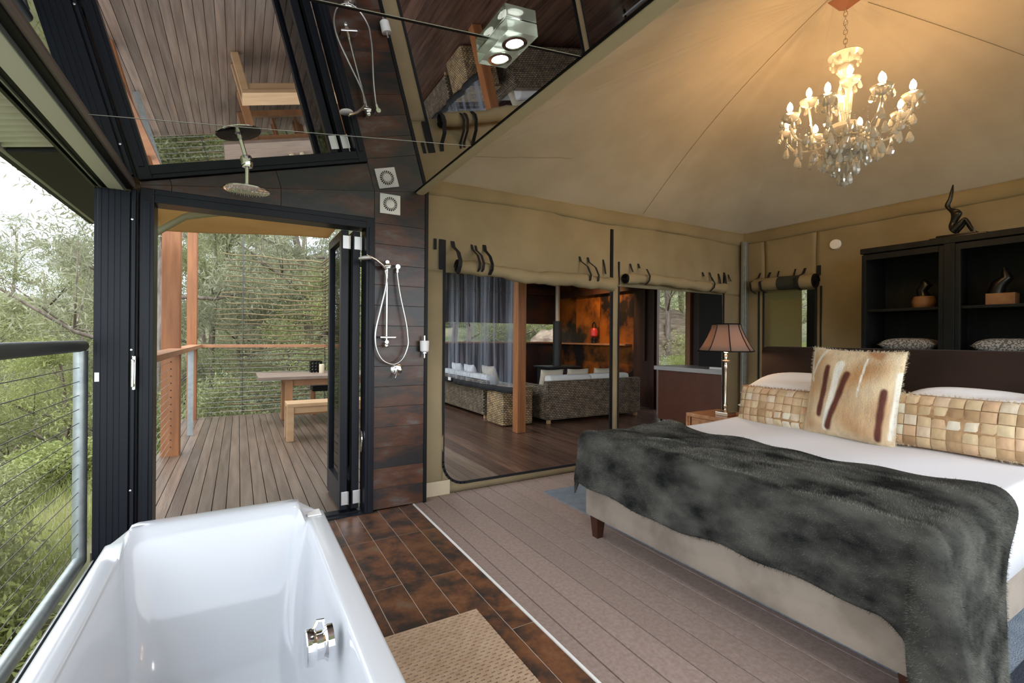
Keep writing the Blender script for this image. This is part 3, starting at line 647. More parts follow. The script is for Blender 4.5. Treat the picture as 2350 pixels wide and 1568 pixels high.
# downlight block
t = thing('ceiling_downlight', 'thick glass block downlight with two lit lamps on the mirror ceiling', 'light', (.842, 1.515, zc(.842)))
t.rotation_euler = (0, -math.atan(.1353), 0)
g = MB(); g.box(-.062, .062, -.115, .115, -.045, -.002, .002); g.build('glass_block', glassmat('green_edge_glass', (.93, .99, .96), ior=1.45, sparkle=.3), t)
for y in (-.055, .055):
    MB().lathe([(.046, -.046), (.046, -.050), (.032, -.0505), (.030, -.046)], (0, y, 0), 28).build('lamp_ring', m_chrome, t, True, 40)
    MB().lathe([(0, -.049), (.028, -.049), (.031, -.0455)], (0, y, 0), 24).build('lamp', m_spot, t, True, 40)
for y in (-.055, .055):
    l = bpy.data.lights.new('downlight_lamp', 'SPOT'); l.energy = 16; l.spot_size = 1.5; l.spot_blend = .6; l.color = (1, .96, .9); l.shadow_soft_size = .03
    o = ob('lamp_light', l, t, (0, y, -.06))

# ---- outside balustrade
t = thing('balcony_railing', 'galvanised tube railing with steel wires outside the bath window', 'railing', (-.82, 3.64, 0))
def wr(p): return [(a + .82, b - 3.64, c) for a, b, c in p]
MB().tube(wr([(-.80, 3.66, .0), (-.80, 3.66, 1.235)]), .034, 16).build('post', m_metal, t, True)
MB().tube(wr([(-.80, 3.68, 1.262), (-.80, -1.6, 1.262)]), .034, 16).build('top_rail', m_rail_dark, t, True)
MB().tube(wr([(-.80, 3.66, .0), (-.80, -1.6, .0)]), .034, 16).build('bottom_rail', m_metal, t, True)
me = MB().tube(wr([(-.80, 3.64, 0), (-.80, -1.6, 0)]), .0022, 6).mesh('wire', m_wire)
for k in range(14): ob('wire', me, t, (0, 0, .09 + k * .0805))
MB().tube(wr([(-.80, -1.6, 0), (-.80, -1.6, 1.25)]), .034, 12).build('post', m_metal, t, True)

# ---- deck posts
def post(x, y, h, lab, wdt=.168, dep=.168, holes=True, grp=None):
    t = thing('timber_post', lab, 'post', (x, y, 0), grp)
    MB().box(-wdt / 2, wdt / 2, -dep / 2, dep / 2, -.8 if holes else 0, h, .005).build('shaft', m_timber, t)
    if holes:
        for k in range(14): MB().lathe([(0, -.004), (.006, -.003), (.007, 0)], (.005, -dep / 2, .10 + k * .078), 8, 'y').build('wire_stud', m_black, t)
    return t
post(-.645, 6.43, 3.0, 'square orange timber deck post nearest the doorway')
post(-.633, 8.95, 3.1, 'square orange timber post at the far corner of the deck', .13)
t = thing('deck_railing', 'timber handrail with steel wires along two sides of the deck', 'railing', (-.6, 8.9, 0))
def q_(p): return [(a + .6, b - 8.9, c) for a, b, c in p]
MB().box(-.05, .10, -5.1, .06, 1.135, 1.185, .004).build('handrail', m_rail_t, t)
MB().box(.10, 2.9, -.05, .06, 1.135, 1.185, .004).build('handrail', m_rail_t, t)
MB().box(2.10, 2.2, -.05, .03, 0, 1.135, .004).build('rail_post', m_table_leg, t)
MB().box(.02, .085, -1.36, -1.35, 0, 1.135).build('steel_strap', m_metal, t)
for k in range(14):
    z = .10 + k * .078
    MB().tube([(-.04, -5.1, z), (-.04, 0, z)], .0018, 5).build('wire', m_metal, t); MB().tube([(0, 0, z), (2.9, 0, z)], .0018, 5).build('wire', m_metal, t)

# ---- fly sheet and poles over the deck
fly = MB().grid(lambda u, v: (-.74 + 1.66 * u, 3.80 + 2.2 * v, 2.41 + .09 * u * v + .10 * (1 - v) + .012 * math.sin(5 * u + 4 * v)), 20, 20)
o = solid(fly.build('fly_sheet', m_fly, None, True, None, label='tan canvas fly sheet stretched over the near end of the deck', cat='awning'), .004)
t = thing('tent_pole', 'bent pale green tent pole under the tan fly sheet', 'pole', (-.63, 5, 2.19))
MB().tube([(-.16, 0, -.10), (0, 0, 0), (.21, 0, .169), (.36, 0, .25)], .028, 12).build('pole_tube', M('pale_green_pole', (.36, .37, .24), rough=.5), t, True)
MB().tube([(.21, 0, .169), (.42, 0, .225), (.66, 0, .28)], .024, 12).build('branch_tube', M('pale_green_pole_2', (.36, .37, .24), rough=.5), t, True)

# ---- branch screen
t = thing('branch_screen', 'screen of thin horizontal bare branches at the far end of the deck', 'screen', (-.27, 9.17, 0))
R2 = random.Random(4)
zs = [.06, .17, .27, .38, .47, .59, .70, .80, .91, 1.01, 1.09] + [1.25 + .0895 * k for k in range(17)]
for i, z in enumerate(zs):
    a = -.02 + R2.uniform(0, .12) - (.12 if 10 < i < 18 else 0); b = 1.60; ph = R2.uniform(0, 6); n = 14; k2 = R2.uniform(-.03, .03)
    ps = [(a + (b - a) * j / n, .012 * math.sin(ph + j * .7), z + .012 * math.sin(ph + j * .9) + k2 * (j / n - .5)) for j in range(n + 1)]
    MB().tube(ps, [R2.uniform(.009, .011) + .006 * j / n for j in range(n + 1)], 6).build('stick', m_stick, t, True)
for i in range(30):
    z = 1.0 + .058 * i; MB().tube([(1.60 + R2.uniform(-.03, .02), R2.uniform(.0, .04), z), (1.61, -.45, z + R2.uniform(-.02, .02)), (1.61, -.9, z)], .013, 6).build('stick', m_stick, t, True)
MB().tube([(.33, -.02, 0), (.33, -.02, 3.1)], .008, 8).build('rod', m_wire, t, True)
MB().tube([(1.63, -.04, 0), (1.63, -.04, 2.9)], .012, 8).build('rod', m_wire, t, True)

# ---- outdoor table, bench, stool, holder, candles
t = thing('outdoor_table', 'chunky timber outdoor table near the branch screen', 'table', (1.3, 7.95, 0))
for k in range(5): MB().box(-1.06, 1.06, -.50 + k * .2, -.303 + k * .2, .70, .745, .004).build('tabletop_plank', m_table_top, t)
for sx in (-1, 1):
    for sy in (-1, 1): MB().box(sx * .66 - .05, sx * .66 + .05, sy * .36 - .05, sy * .36 + .05, 0, .70, .005).build('leg', m_table_leg, t)
    MB().box(sx * .66 - .03, sx * .66 + .03, -.31, .31, .60, .70, .003).build('apron', m_table_leg, t)
for sy in (-1, 1): MB().box(-.61, .61, sy * .36 - .02, sy * .36 + .02, .60, .70, .003).build('apron', m_table_leg, t)
MB().box(-.61, .61, -.04, .04, .12, .20, .003).build('stretcher', m_table_leg, t)
t = thing('outdoor_bench', 'pale timber bench in front of the outdoor table', 'bench', (1.25, 6.69, 0))
MB().box(-.72, .72, -.18, .18, .43, .475, .005).build('seat', m_bench, t)
for sx in (-1, 1):
    for sy in (-1, 1): MB().box(sx * .68 - .04, sx * .68 + .04, sy * .14 - .04, sy * .14 + .04, 0, .43, .004).build('leg', m_bench, t)
for sy in (-1, 1): MB().box(-.64, .64, sy * .14 - .02, sy * .14 + .02, .35, .43, .003).build('apron', m_bench, t)
t = thing('outdoor_stool', 'dark woven stool behind the outdoor table', 'stool', (1.28, 8.68, 0))
MB().box(-.2, .2, -.16, .16, .40, .50, .015).build('seat', m_black, t)
for sx in (-1, 1):
    for sy in (-1, 1): MB().box(sx * .17 - .02, sx * .17 + .02, sy * .13 - .02, sy * .13 + .02, 0, .40).build('leg', m_table_leg, t)
t = thing('woven_holder', 'dark openwork square holder on the outdoor table', 'holder', (1.09, 8.22, .745))
for i in range(4):
    z = .01 + i * .05
    for (a, b, c, d) in ((-.08, .08, -.08, -.07), (-.08, .08, .07, .08), (-.08, -.07, -.08, .08), (.07, .08, -.08, .08)): MB().box(a, b, c, d, z, z + .02).build('rim_bar', m_black, t)
for sx in (-.075, -.025, .025, .075):
    for sy in (-.075, .075): MB().box(sx - .010, sx + .010, sy - .005, sy + .005, 0, .18).build('upright_bar', m_black, t)
for (x, y, h, lab) in ((1.15, 8.02, .14, 'leftmost of three thick cream candles on the outdoor table'), (1.30, 7.98, .14, 'middle one of three thick cream candles on the outdoor table'), (1.42, 8.08, .14, 'rightmost of three thick cream candles on the outdoor table')):
    t = thing('candle', lab, 'candle', (x, y, .745), 'cream candles on the outdoor table')
    MB().lathe([(.038, 0), (.04, .004), (.04, h - .006), (.034, h), (0, h - .004)], (0, 0, 0), 20).build('wax', m_candle, t, True, 40)
    MB().tube([(0, 0, h - .005), (.002, 0, h + .010)], .0015, 5).build('wick', m_black, t)

# ---- living pavilion contents
post(3.425, 5.69, 2.72, 'square orange timber post standing in front of the wicker sofas', .135, .135, False)
t = thing('clear_blind', 'clear plastic blind with black hem hanging between timber posts', 'blind', (3.36, 7.5, 0))
def vin(u, v):
    y = 5.78 + u * 3.5; z = .60 + .0 * u + v * 2.1 - .03 * math.sin(pi * u) * (1 - v)
    return (.018 * math.sin(y * 9 + 1.5 * math.sin(y * 2.1)) * (.4 + .6 * (1 - v)) + .010 * math.sin(y * 23 + z), y - 7.5, z)
MB().grid(vin, 160, 30).build('sheet', m_vinyl, t, True, None)
def hem(u, v): p = vin(u, 0); return (p[0] + (.012 if v else -.012) * 0 + .008 * (v - .5), p[1], p[2] - .07 + v * .09)
solid(MB().grid(hem, 80, 2).build('hem', m_strap, t, True, None), .012)
MB().box(-.03, -.024, .45, .57, .545, .60).build('care_tag', m_white, t)
def sofa(x, y, L_, D, rz, lab, wk, nc, ht=.66):
    t = thing('wicker_sofa', lab, 'sofa', (x, y, 0), None, rz)   # local: back along x axis at y=0, seat to +y
    g = MB(); g.box(0, L_, 0, .12, .06, ht, .02); g.build('back', wk, t)
    for a in (0, L_ - .12): MB().box(a, a + .12, .121, D, .06, ht - .08, .02).build('arm', wk, t)
    MB().box(.121, L_ - .121, .121, D - .01, .06, .36, .01).build('seat_base', wk, t)
    for a, b in ((.04, .04), (L_ - .08, .04), (.04, D - .08), (L_ - .08, D - .08)): MB().box(a, a + .05, b, b + .05, 0, .06).build('foot', m_bench, t)
    wq = (L_ - .26) / nc
    for k in range(nc):
        MB().box(.13 + k * wq, .13 + (k + 1) * wq - .01, .30, D - .02, .36, .50, .04).build('seat_cushion', m_sofa_white, t, True, 60)
        MB().box(.13 + k * wq, .13 + (k + 1) * wq - .01, .122, .30, .40, ht + .075, .05).build('back_cushion', m_sofa_white, t, True, 60)
    return t
sofa(4.10, 5.97, 1.95, .88, 0, 'brown wicker sofa with white cushions, its back to the bedroom', m_wicker, 2)
s2 = sofa(3.47, 9.25, 2.36, .88, -pi / 2, 'grey wicker sofa behind the clear plastic blind', m_wicker, 3, .62)
def pillow_mesh(w_, h_, t_, n=18, mat=None, ear=.07, name='pillow', wob=0, seed=0):
    rr = random.Random(seed); ph = [rr.uniform(0, 6.28) for _ in range(6)]; g = MB()
    def fn(sgn):
        def f(u, v):
            a, b = 2 * u - 1, 2 * v - 1
            x = w_ / 2 * a * (1 - ear * (1 - b * b) * abs(a)); y = h_ / 2 * b * (1 - ear * (1 - a * a) * abs(b))
            q = max(0, (1 - a ** 4)) ** .55 * max(0, (1 - b ** 4)) ** .55
            z = sgn * t_ / 2 * q * (1 + wob * (math.sin(3.1 * a + ph[0] + 2 * b) * .5 + math.sin(6.3 * b + ph[1] + 3 * a) * .35))
            return (x, z, y)
        return f
    g.grid(fn(1), n, n); o_ = len(g.v); g.grid(fn(-1), n, n)
    k = (n + 1) ** 2
    g.f[n * n:] = [tuple(reversed(f)) for f in g.f[n * n:]]
    me = g.mesh(name, mat, True); bm = bmesh.new(); bm.from_mesh(me); bmesh.ops.remove_doubles(bm, verts=bm.verts, dist=1e-5); bm.to_mesh(me); bm.free(); return me
def cushion(name, lab, cat, me, loc, rot, grp=None): return ob(name, me, None, loc, lab, cat, grp, None, rot)
mp1 = pillow_mesh(.46, .46, .15, 12, m_linen)
for i, (x, lab) in enumerate(((4.42, 'beige cushion peeking over the sofa back next to the black stove'), (4.95, 'middle beige cushion peeking over the brown sofa back'), (5.52, 'beige cushion nearest the canvas upright, over the brown sofa back'))):
    cushion('throw_cushion', lab, 'cushion', mp1, (x, 6.36, .60), (.28, 0, 0), 'beige cushions on the brown sofa')
mp1b = pillow_mesh(.42, .42, .15, 12, m_pillow)
for i, (y, lab) in enumerate(((8.75, 'white cushion at the far end of the grey sofa behind the blind'), (8.15, 'white cushion in the middle of the grey sofa behind the blind'), (7.35, 'beige white cushion at the near end of the grey sofa'))):
    cushion('throw_cushion', lab, 'cushion', mp1b if i < 2 else mp1, (3.84, y, .62), (.28, 0, -pi / 2), 'cushions on the grey sofa')
t = thing('wicker_basket', 'honey coloured wicker cube basket beside the timber post', 'basket', (3.66, 6.38, 0))
MB().box(-.265, .265, -.265, .265, .01, .55, .03).build('body', m_wicker2, t, True, 40); MB().box(-.275, .275, -.275, .275, .55, .575, .01).build('lid', m_wicker2, t)
t = thing('wood_stove', 'black steel wood stove with tall flue behind the brown sofa', 'stove', (6.05, 8.45, 0))
MB().box(-.36, .36, -.25, .25, .10, .69, .01).build('firebox', m_stove, t); MB().box(-.43, .43, -.30, .30, .69, .72, .005).build('top_plate', m_stove, t)
MB().box(-.33, .33, -.24, .24, 0, .10).build('plinth', m_stove, t)
dr = MB().box(-.25, .25, -.272, -.25, .22, .62, .006).build('door', m_stove, t); MB().box(-.19, .19, -.276, -.271, .28, .56).build('door_glass', m_glass, dr)
MB().tube([(0, 0, .72), (0, 0, 1.70)], .098, 20).build('flue_shield', m_stove, t, True); MB().tube([(0, 0, 1.70), (0, 0, 2.715)], .052, 16).build('flue_pipe', m_flue, t, True)
t = thing('red_lantern', 'small red and black ornament on the timber shelf of the copper wall', 'ornament', (6.69, 7.98, 1.222))
MB().lathe([(.05, 0), (.055, .015), (.04, .05), (.05, .09), (.03, .12)], (0, 0, 0), 16).build('stand', m_black, t, True)
MB().lathe([(.04, .12), (.08, .16), (.085, .26), (.06, .32), (.03, .335)], (0, 0, 0), 20).build('body', m_red, t, True)
MB().tube([(0, -.055, .33), (0, -.04, .42), (0, 0, .455), (0, .04, .42), (0, .055, .33)], .012, 8).build('handle', m_black, t, True)
l = bpy.data.lights.new('pavilion_wall_lamp', 'SPOT'); l.energy = 150; l.color = (1, .66, .32); l.spot_size = 1.7; l.spot_blend = .8; l.shadow_soft_size = .05
t = thing('ceiling_spotlight', 'small dark spotlight on the pavilion ceiling facing the copper wall', 'light', (5.95, 7.2, 2.72))
MB().lathe([(.05, 0), (.05, -.08), (.035, -.09), (0, -.09)], (0, 0, 0), 16).build('can', m_stove, t, True, 40)
lo = ob('spot_light', l, t, (.0, 0, -.10)); lo.rotation_euler = (Vector((-.85, -.5, .9))).to_track_quat('Z', 'Y').to_euler()
# kitchen counter
t = thing('kitchen_counter', 'reddish brown kitchen counter with grey stone top on thin legs', 'counter', (5.82, 4.5, 0))
MB().box(-.30, .32, -.62, .58, .12, .86, .004).build('cabinet', m_cabred, t); MB().box(-.33, .35, -.64, .64, .86, .92, .004).build('worktop', m_bench_top, t)
for sx in (-.27, .29):
    for sy in (-.55, .54): MB().tube([(sx, sy, 0), (sx, sy, .12)], .018, 8).build('leg', m_black, t)
MB().box(-.29, .31, -.60, .57, .06, .08).build('lower_rail', m_bench_top, t)
MB().box(5.62, 5.80, 4.02, 4.26, .92, .955, .004).build('book_stack', m_white, None, label='flat white book lying on the kitchen counter', cat='book')

# ---- rolled canvas window covers
def roll(lab, pts, r_, straps, axis='x', endr=None, grp='rolled canvas window covers', nm='rolled_window_cover', spiral=True, band_=None, offs=(0, 0, 0)):
    t = thing(nm, lab, 'window cover', offs, grp)
    ps = [Vector(p) - Vector(offs) for p in spline(pts, 8)]; rs = []
    m = len(ps)
    for i in range(m):
        q = i / (m - 1) * (len(r_) - 1); k = min(int(q), len(r_) - 2); rs.append(r_[k] + (r_[k + 1] - r_[k]) * (q - k))
    g = MB(); g.tube(ps, rs, 20)
    g.v = [(x, y, z + .006 * math.sin(x * 17 + z * 30) + (.004 * math.sin(x * 41))) if axis == 'x' else (x, y, z) for x, y, z in g.v]
    g.build('roll', m_canvas, t, True, 60)
    if spiral:
        e = ps[0]; d = Vector((-1, 0, 0)) if axis == 'x' else Vector((0, -1, 0)); sp = []
        if axis == 'xr': pass
        for k in range(46):
            a = k * .45; q = rs[0] * (1 - k / 52)
            sp.append(e + (Vector((-.012, q * math.cos(a), q * math.sin(a))) if axis == 'x' else Vector((q * math.cos(a), -.012, q * math.sin(a)))))
        if axis == 'x': g = MB().lathe([(0, -.004), (rs[0] * 1.03, -.003), (rs[0] * 1.03, 0)], tuple(e), 20, 'x')
        else: g = MB().lathe([(0, -.004), (rs[0] * 1.03, -.003), (rs[0] * 1.03, 0)], tuple(e), 20, 'y')
        b_ = g.build('roll_end', m_strap, t); MB().tube(sp, .006, 6).build('roll_edge', m_black, b_, True)
    for s_ in straps:
        MB().add(*ribbon([Vector(p) - Vector(offs) for p in s_[0]], s_[1], axis)).build('strap', m_strap, t)
    if band_:
        i0, i1 = int(m * band_[0]), int(m * band_[1]); MB().tube(ps[i0:i1], [q * 1.03 for q in rs[i0:i1]], 20).build('dark_band', M('dark_mesh_band', (.03, .032, .025), rough=.8), t, True)
    return t
def ribbon(ps, wd, axis):
    vs = []; fs = []; s = Vector((wd / 2, 0, 0)) if axis == 'x' else Vector((0, wd / 2, 0)); e = Vector((0, -.004, 0)) if axis == 'x' else Vector((-.004, 0, 0))
    for p in ps: vs += [p - s, p + s, p + s + e, p - s + e]
    for i in range(len(ps) - 1):
        for a, b in ((0, 1), (1, 2), (2, 3), (3, 0)): fs.append((4 * i + a, 4 * i + b, 4 * i + 4 + b, 4 * i + 4 + a))
    fs += [(3, 2, 1, 0), tuple(4 * (len(ps) - 1) + k for k in range(4))]
    return vs, fs
Y1_ = 3.735
def st(x, z0, z1, r_, bend=.04, wd=.022, over=True):
    r_ += .018; bend *= .2; zc_ = z1 + r_ + .015; yf = 3.665 - r_ - .014
    p = [(x, Y1_ + .008, z0), (x + bend * .35, Y1_ - .010, z0 - .05)]
    if over: p += [(x + bend * .7, 3.665 - r_ * .55, zc_ + r_ + .02), (x + bend * .9, yf, zc_ + .01), (x + bend * .6, yf + .004, zc_ - r_ * .55), (x + bend * .2, 3.665 - r_ * .4, zc_ - r_ - .014)]
    else: p += [(x + bend, Y1_ - .03, z1)]
    return (p, wd)
roll('rolled khaki canvas cover sagging over the opening to the wicker sofas', [(1.60, 3.665, 1.925), (1.95, 3.665, 1.915), (2.30, 3.66, 1.885), (2.75, 3.655, 1.895), (3.10, 3.655, 1.885), (3.30, 3.655, 1.875)], [.06, .055, .058, .066, .066, .068],
     [st(1.575, 2.15, 1.87, .05, .03, .035), st(1.755, 2.142, 1.87, .045, .04), st(1.79, 2.142, 1.87, .045, .05), st(1.87, 2.15, 1.87, .045, .03), st(1.885, 2.15, 1.87, .045, -.01), st(2.943, 2.147, 1.85, .055, .07), st(3.048, 2.147, 1.85, .055, .03), st(3.248, 2.144, 1.99, .05, .02, .02, False)])
MB().box(-.012, .012, -.006, 0, -.09, 0).build('canvas_toggle', m_strap, None, loc=(1.42, 3.744, 2.155), label='short black toggle strap on the canvas next to the tiled wall', cat='strap')
roll('rolled khaki canvas cover over the narrower opening behind the bedside lamp', [(3.50, 3.67, 1.955), (3.95, 3.67, 1.972), (4.45, 3.665, 1.955), (4.85, 3.665, 1.945), (5.10, 3.665, 1.945)], [.05, .055, .055, .055, .055],
     [st(3.63, 2.132, 2.04, .05, 0, .02, False), st(3.746, 2.142, 1.90, .05, .06), st(4.80, 2.13, 1.89, .05, .07), st(4.929, 2.137, 2.03, .05, .01, .02, False), st(5.092, 2.134, 1.98, .05, 0, .025, False), st(5.201, 2.158, 1.95, .05, 0, .03, False), st(5.286, 2.137, 2.05, .05, .02, .015, False)])
def stx(y, z0, z1, r_, wd=.022):
    X = XR - .006; return ([(X, y, z0), (X - .02, y + .012, z0 - .06), (X - 2 * r_ - .01, y + .03, (z0 + z1) / 2), (X - 2 * r_, y + .02, z1 + .03), (X - r_, y + .005, z1 - .01), (X - .01, y, z1)], wd)
roll('short rolled canvas cover with dark middle band beside the black cabinet', [(5.515, 2.835, 1.985), (5.51, 3.0, 1.985), (5.51, 3.3, 1.995), (5.515, 3.54, 1.995)], [.078, .078, .078, .076],
     [stx(3.51, 2.152, 1.90, .078), stx(3.385, 2.147, 1.90, .078, .03), stx(2.975, 2.148, 1.90, .078, .03), ([(XR - .006, 3.278, 2.15), (XR - .04, 3.278, 2.07)], .018), ([(XR - .006, 3.084, 2.152), (XR - .04, 3.084, 2.07)], .018), ([(XR - .006, 2.83, 2.16), (XR - .02, 2.825, 2.05)], .045)], axis='y', band_=(.28, .62))
# round white detector
MB().lathe([(.056, 0), (.056, -.012), (.050, -.028), (.0, -.030)], (XR - .002, 2.66, 2.365), 28, 'x').build('smoke_detector', m_white, None, True, 50, label='round white smoke detector on the canvas wall', cat='detector')

# ---- bed
def bed():
    t = thing('bed', 'king bed with chocolate velvet headboard and taupe suede base', 'bed', (3.1, 1.58, 0))
    def L_(x): return x - 3.1
    def K(y): return y - 1.58
    MB().box(L_(2.03), L_(4.17), K(.66), K(2.50), .145, .40, .02).build('base', m_suede, t, True, 50)
    for x in (2.09, 4.1):
        for y in (.73, 2.44):
            g = MB(); a, b = .036, .024; cx, cy = L_(x), K(y)
            g.hexa([(cx - b, cy - b, 0), (cx + b, cy - b, 0), (cx + b, cy + b, 0), (cx - b, cy + b, 0), (cx - a, cy - a, .145), (cx + a, cy - a, .145), (cx + a, cy + a, .145), (cx - a, cy + a, .145)]); g.build('leg', m_darkwood, t)
    MB().box(L_(2.04), L_(4.17), K(.68), K(2.49), .40, .60, .05).build('mattress', m_sheet, t, True, 60)
    # quilt: sheet draped over mattress
    def q(u, v):
        a, b = u * 2 - 1, v * 2 - 1
        x = 3.08 + 1.085 * a; y = 1.585 + .965 * b
        ex = max(0, -a - .93) / .07; ey = max(0, abs(b) - .93) / .07; e = min(1, math.hypot(ex, ey))
        z = .668 + .012 * math.sin(4 * x + 2 * y) + .006 * math.sin(9 * y + x)
        z -= (.30 * e ** 2)
        return (L_(x + .02 * ex), K(y - math.copysign(.015 * ey, b)), z)
    solid(MB().grid(q, 80, 80).build('quilt', m_sheet, t, True, None), .02, -1)
    # headboard
    g = MB(); g.box(L_(4.19), L_(4.30), K(.50), K(2.63), .10, 1.268, .045); g.build('headboard', m_velvet, t, True, 60)
bed()
# throw
def drape(X, Y, rnd=None):
    """flat cloth coordinate -> 3D over the bed corner"""
    xe, ya, yb, top = 2.055, .70, 2.48, .690
    ox = max(0, xe - X); oy = Y - yb if Y > yb else (Y - ya if Y < ya else 0)
    o_ = math.hypot(ox, oy); bx = max(X, xe); by = min(max(Y, ya), yb)
    r_ = .075; z = top + .010 * math.sin(7 * X + 3 * Y) + .006 * math.sin(17 * Y + 5 * X) + .006 * math.sin(23 * X)
    if o_ > 0:
        dx, dy = -ox / o_, oy / o_; th = min(o_ / r_, pi / 2); out = r_ * math.sin(th); dn = r_ * (1 - math.cos(th)) + max(0, o_ - r_ * pi / 2)
        corner = min(ox, abs(oy)) / (o_ + 1e-6); flare = corner * (.5 if oy < 0 else .05) * dn
        along = Y if ox > abs(oy) else X
        out += .008 * math.sin(along * 11 + 1) * min(1, dn * 5) + flare + .02 * dn * 2 - .01
        dn *= (1 - .12 * corner)
        bx += dx * out; by += dy * out; z -= dn
    return (bx, by, max(.012, z))
def throw():
    Xs0, Xs1 = 1.685, 2.80; Ys0, Ys1 = -.02, 2.775
    def back(Y): return 2.79 + .04 * math.sin(3.1 * Y + .5) - .10 * ss(1.7, 2.2, Y) + .12 * ss(2.2, 2.5, Y) - .25 * (1 - ss(.3, .75, Y))
    def foot(Y): return 1.672 + .008 * math.sin(6 * Y) - .15 * (1 - ss(.55, .8, Y)) 
    def fn(u, v):
        Y = Ys0 + v * (Ys1 - Ys0); X = foot(Y) + u * (back(Y) - foot(Y)); p = drape(X, Y); return p
    g = MB().grid(fn, 110, 220); me = g.mesh('throw', m_throw, True)
    o = ob('fur_throw', me, None, None, 'dark grey faux fur throw spread across the foot of the bed', 'throw'); 
    V = np.array(g.v); Fq = np.array(g.f); solid(o, .012, 1)
    # pile
    n = 260000; a, b, c, d = V[Fq[:, 0]], V[Fq[:, 1]], V[Fq[:, 2]], V[Fq[:, 3]]
    nr = np.cross(b - a, d - a); ar = np.linalg.norm(nr, axis=1); nr = nr / (ar[:, None] + 1e-12)
    if nr[len(nr) // 2 * 1, 2] < 0 or nr[:, 2].mean() < 0: nr = -nr
    idx = NP.choice(len(Fq), n, p=ar / ar.sum()); u = NP.rand(n, 1); v = NP.rand(n, 1)
    P = (a[idx] * (1 - u) + b[idx] * u) * (1 - v) + (d[idx] * (1 - u) + c[idx] * u) * v; N_ = nr[idx]
    nap = np.stack([-.25 + .7 * np.sin(P[:, 1] * 6 + 3 * P[:, 0] + 4 * np.sin(P[:, 1] * 2.3)), .6 * np.sin(P[:, 0] * 8 + P[:, 1] * 5), -.5 + 0 * P[:, 0]], 1) * .8 + NP.randn(n, 3) * .38
    D = N_ * .75 + nap * .8; D /= np.linalg.norm(D, axis=1)[:, None]
    ln = .012 + .014 * NP.rand(n, 1); S = np.cross(D, NP.randn(n, 3)); S /= np.linalg.norm(S, axis=1)[:, None]; S *= .0012 + .0008 * NP.rand(n, 1)
    T = P + D * ln; T[:, 2] = np.maximum(T[:, 2], .002)
    VV = np.stack([P - S, P + S, T], 1).reshape(-1, 3); FF = np.arange(3 * n).reshape(-1, 3)
    ob('fur_pile', fastmesh('fur_pile', VV, FF, m_pile), o, kind='stuff')
throw()
# sheet edge seen under the throw
MB().box(2.022, 2.04, .72, 2.47, .375, .40, .005).build('valance_sheet', m_sheet, None, label='thin white sheet edge tucked between bed base and grey throw', cat='sheet')
# pillows
pm = pillow_mesh(.74, .50, .19, 22, m_pillow, .04, wob=.25, seed=2)
for (loc, rot, lab) in (((3.90, 2.12, .77), (pi / 2 + .05, 0, pi / 2 + .03), 'lower white pillow behind the small patchwork cushion near the lamp'), ((3.97, 2.15, .93), (pi / 2 - .22, 0, pi / 2 - .02), 'upper white pillow against the headboard near the lamp'),
                        ((3.945, 1.08, .77), (pi / 2 + .05, 0, pi / 2 - .03), 'lower white pillow behind the larger patchwork cushion'), ((3.985, 1.10, .91), (pi / 2 - .12, 0, pi / 2 + .02), 'upper white pillow behind the larger patchwork cushion')):
    cushion('pillow', lab, 'pillow', pm, loc, rot, 'white pillows')
pm2 = pillow_mesh(.42, .42, .16, 22, m_pillow, .04, wob=.2, seed=5)
cushion('pillow', 'upright white pillow at the right end of the patchwork cushion', 'pillow', pm2, (4.02, .62, .87), (.14, 0, pi / 2 + .05), 'white pillows')
# hide cushion
def hide():
    w_, h_ = .565, .64; me = pillow_mesh(w_, h_, .20, 90, m_hide, .05, 'hide_cushion', .12, 8)
    col = np.ones((len(me.vertices), 4), np.float32)
    def seg(p, a, b):
        ax, ay = a; bx, by = b; t_ = max(0, min(1, ((p[0] - ax) * (bx - ax) + (p[1] - ay) * (by - ay)) / ((bx - ax) ** 2 + (by - ay) ** 2)))
        return math.hypot(p[0] - ax - t_ * (bx - ax), p[1] - ay - t_ * (by - ay)), t_
    tan = np.array((.50, .27, .11)); cream = np.array((.78, .66, .46)); dark = np.array((.105, .025, .012)); wht = np.array((.88, .86, .78)); rust = np.array((.42, .17, .05))
    for i, v in enumerate(me.vertices):
        p = (v.co.x / w_ + .5, v.co.z / h_ + .5)
        n = .5 + .5 * math.sin(9 * p[0] + 2.5 * math.sin(5 * p[1])) * math.sin(4 * p[1] + 3 * p[0]); c = tan + (cream - tan) * (.75 * (1 - n))
        e = max(abs(p[0] - .5), abs(p[1] - .5)); c = c + (cream - c) * ss(.36, .5, e) * .75
        c = c + (cream - c) * ss(.78, .95, p[1]) * .6
        d, _ = seg(p, (.70, .97), (.78, .93)); c = c + (rust - c) * (1 - ss(.02, .08, d)) * .8
        for a, b, wd in (((.41, .80), (.30, .10), .045), ((.03, .96), (.10, .60), .02), ((.20, .97), (.07, .62), .020), ((.67, .88), (.63, .48), .012), ((.985, .75), (.96, .10), .03)):
            d, t_ = seg(p, a, b); wd2 = wd * (1.0 - .5 * t_); c = c + (wht - c) * (1 - ss(wd2 * .7, wd2 * 1.3, d))
        for a, b, wd in (((.275, .76), (.235, .24), .030), ((.50, .70), (.335, .12), .033), ((.875, .56), (.86, .08), .030)):
            d, t_ = seg(p, a, b); c = c + (dark - c) * (1 - ss(wd * .6, wd * 1.5, d + .002 * math.sin(35 * p[1])))
        col[i, :3] = np.clip(c, 0, 1)
    a = me.color_attributes.new('tint', 'FLOAT_COLOR', 'POINT'); a.data.foreach_set('color', col.ravel())
    return me
hm = hide()
ho = cushion('hide_cushion', 'large square antelope hide cushion with dark brown stripes', 'cushion', hm, (3.66, 1.635, .952), (-.19, .03, -pi / 2), None)
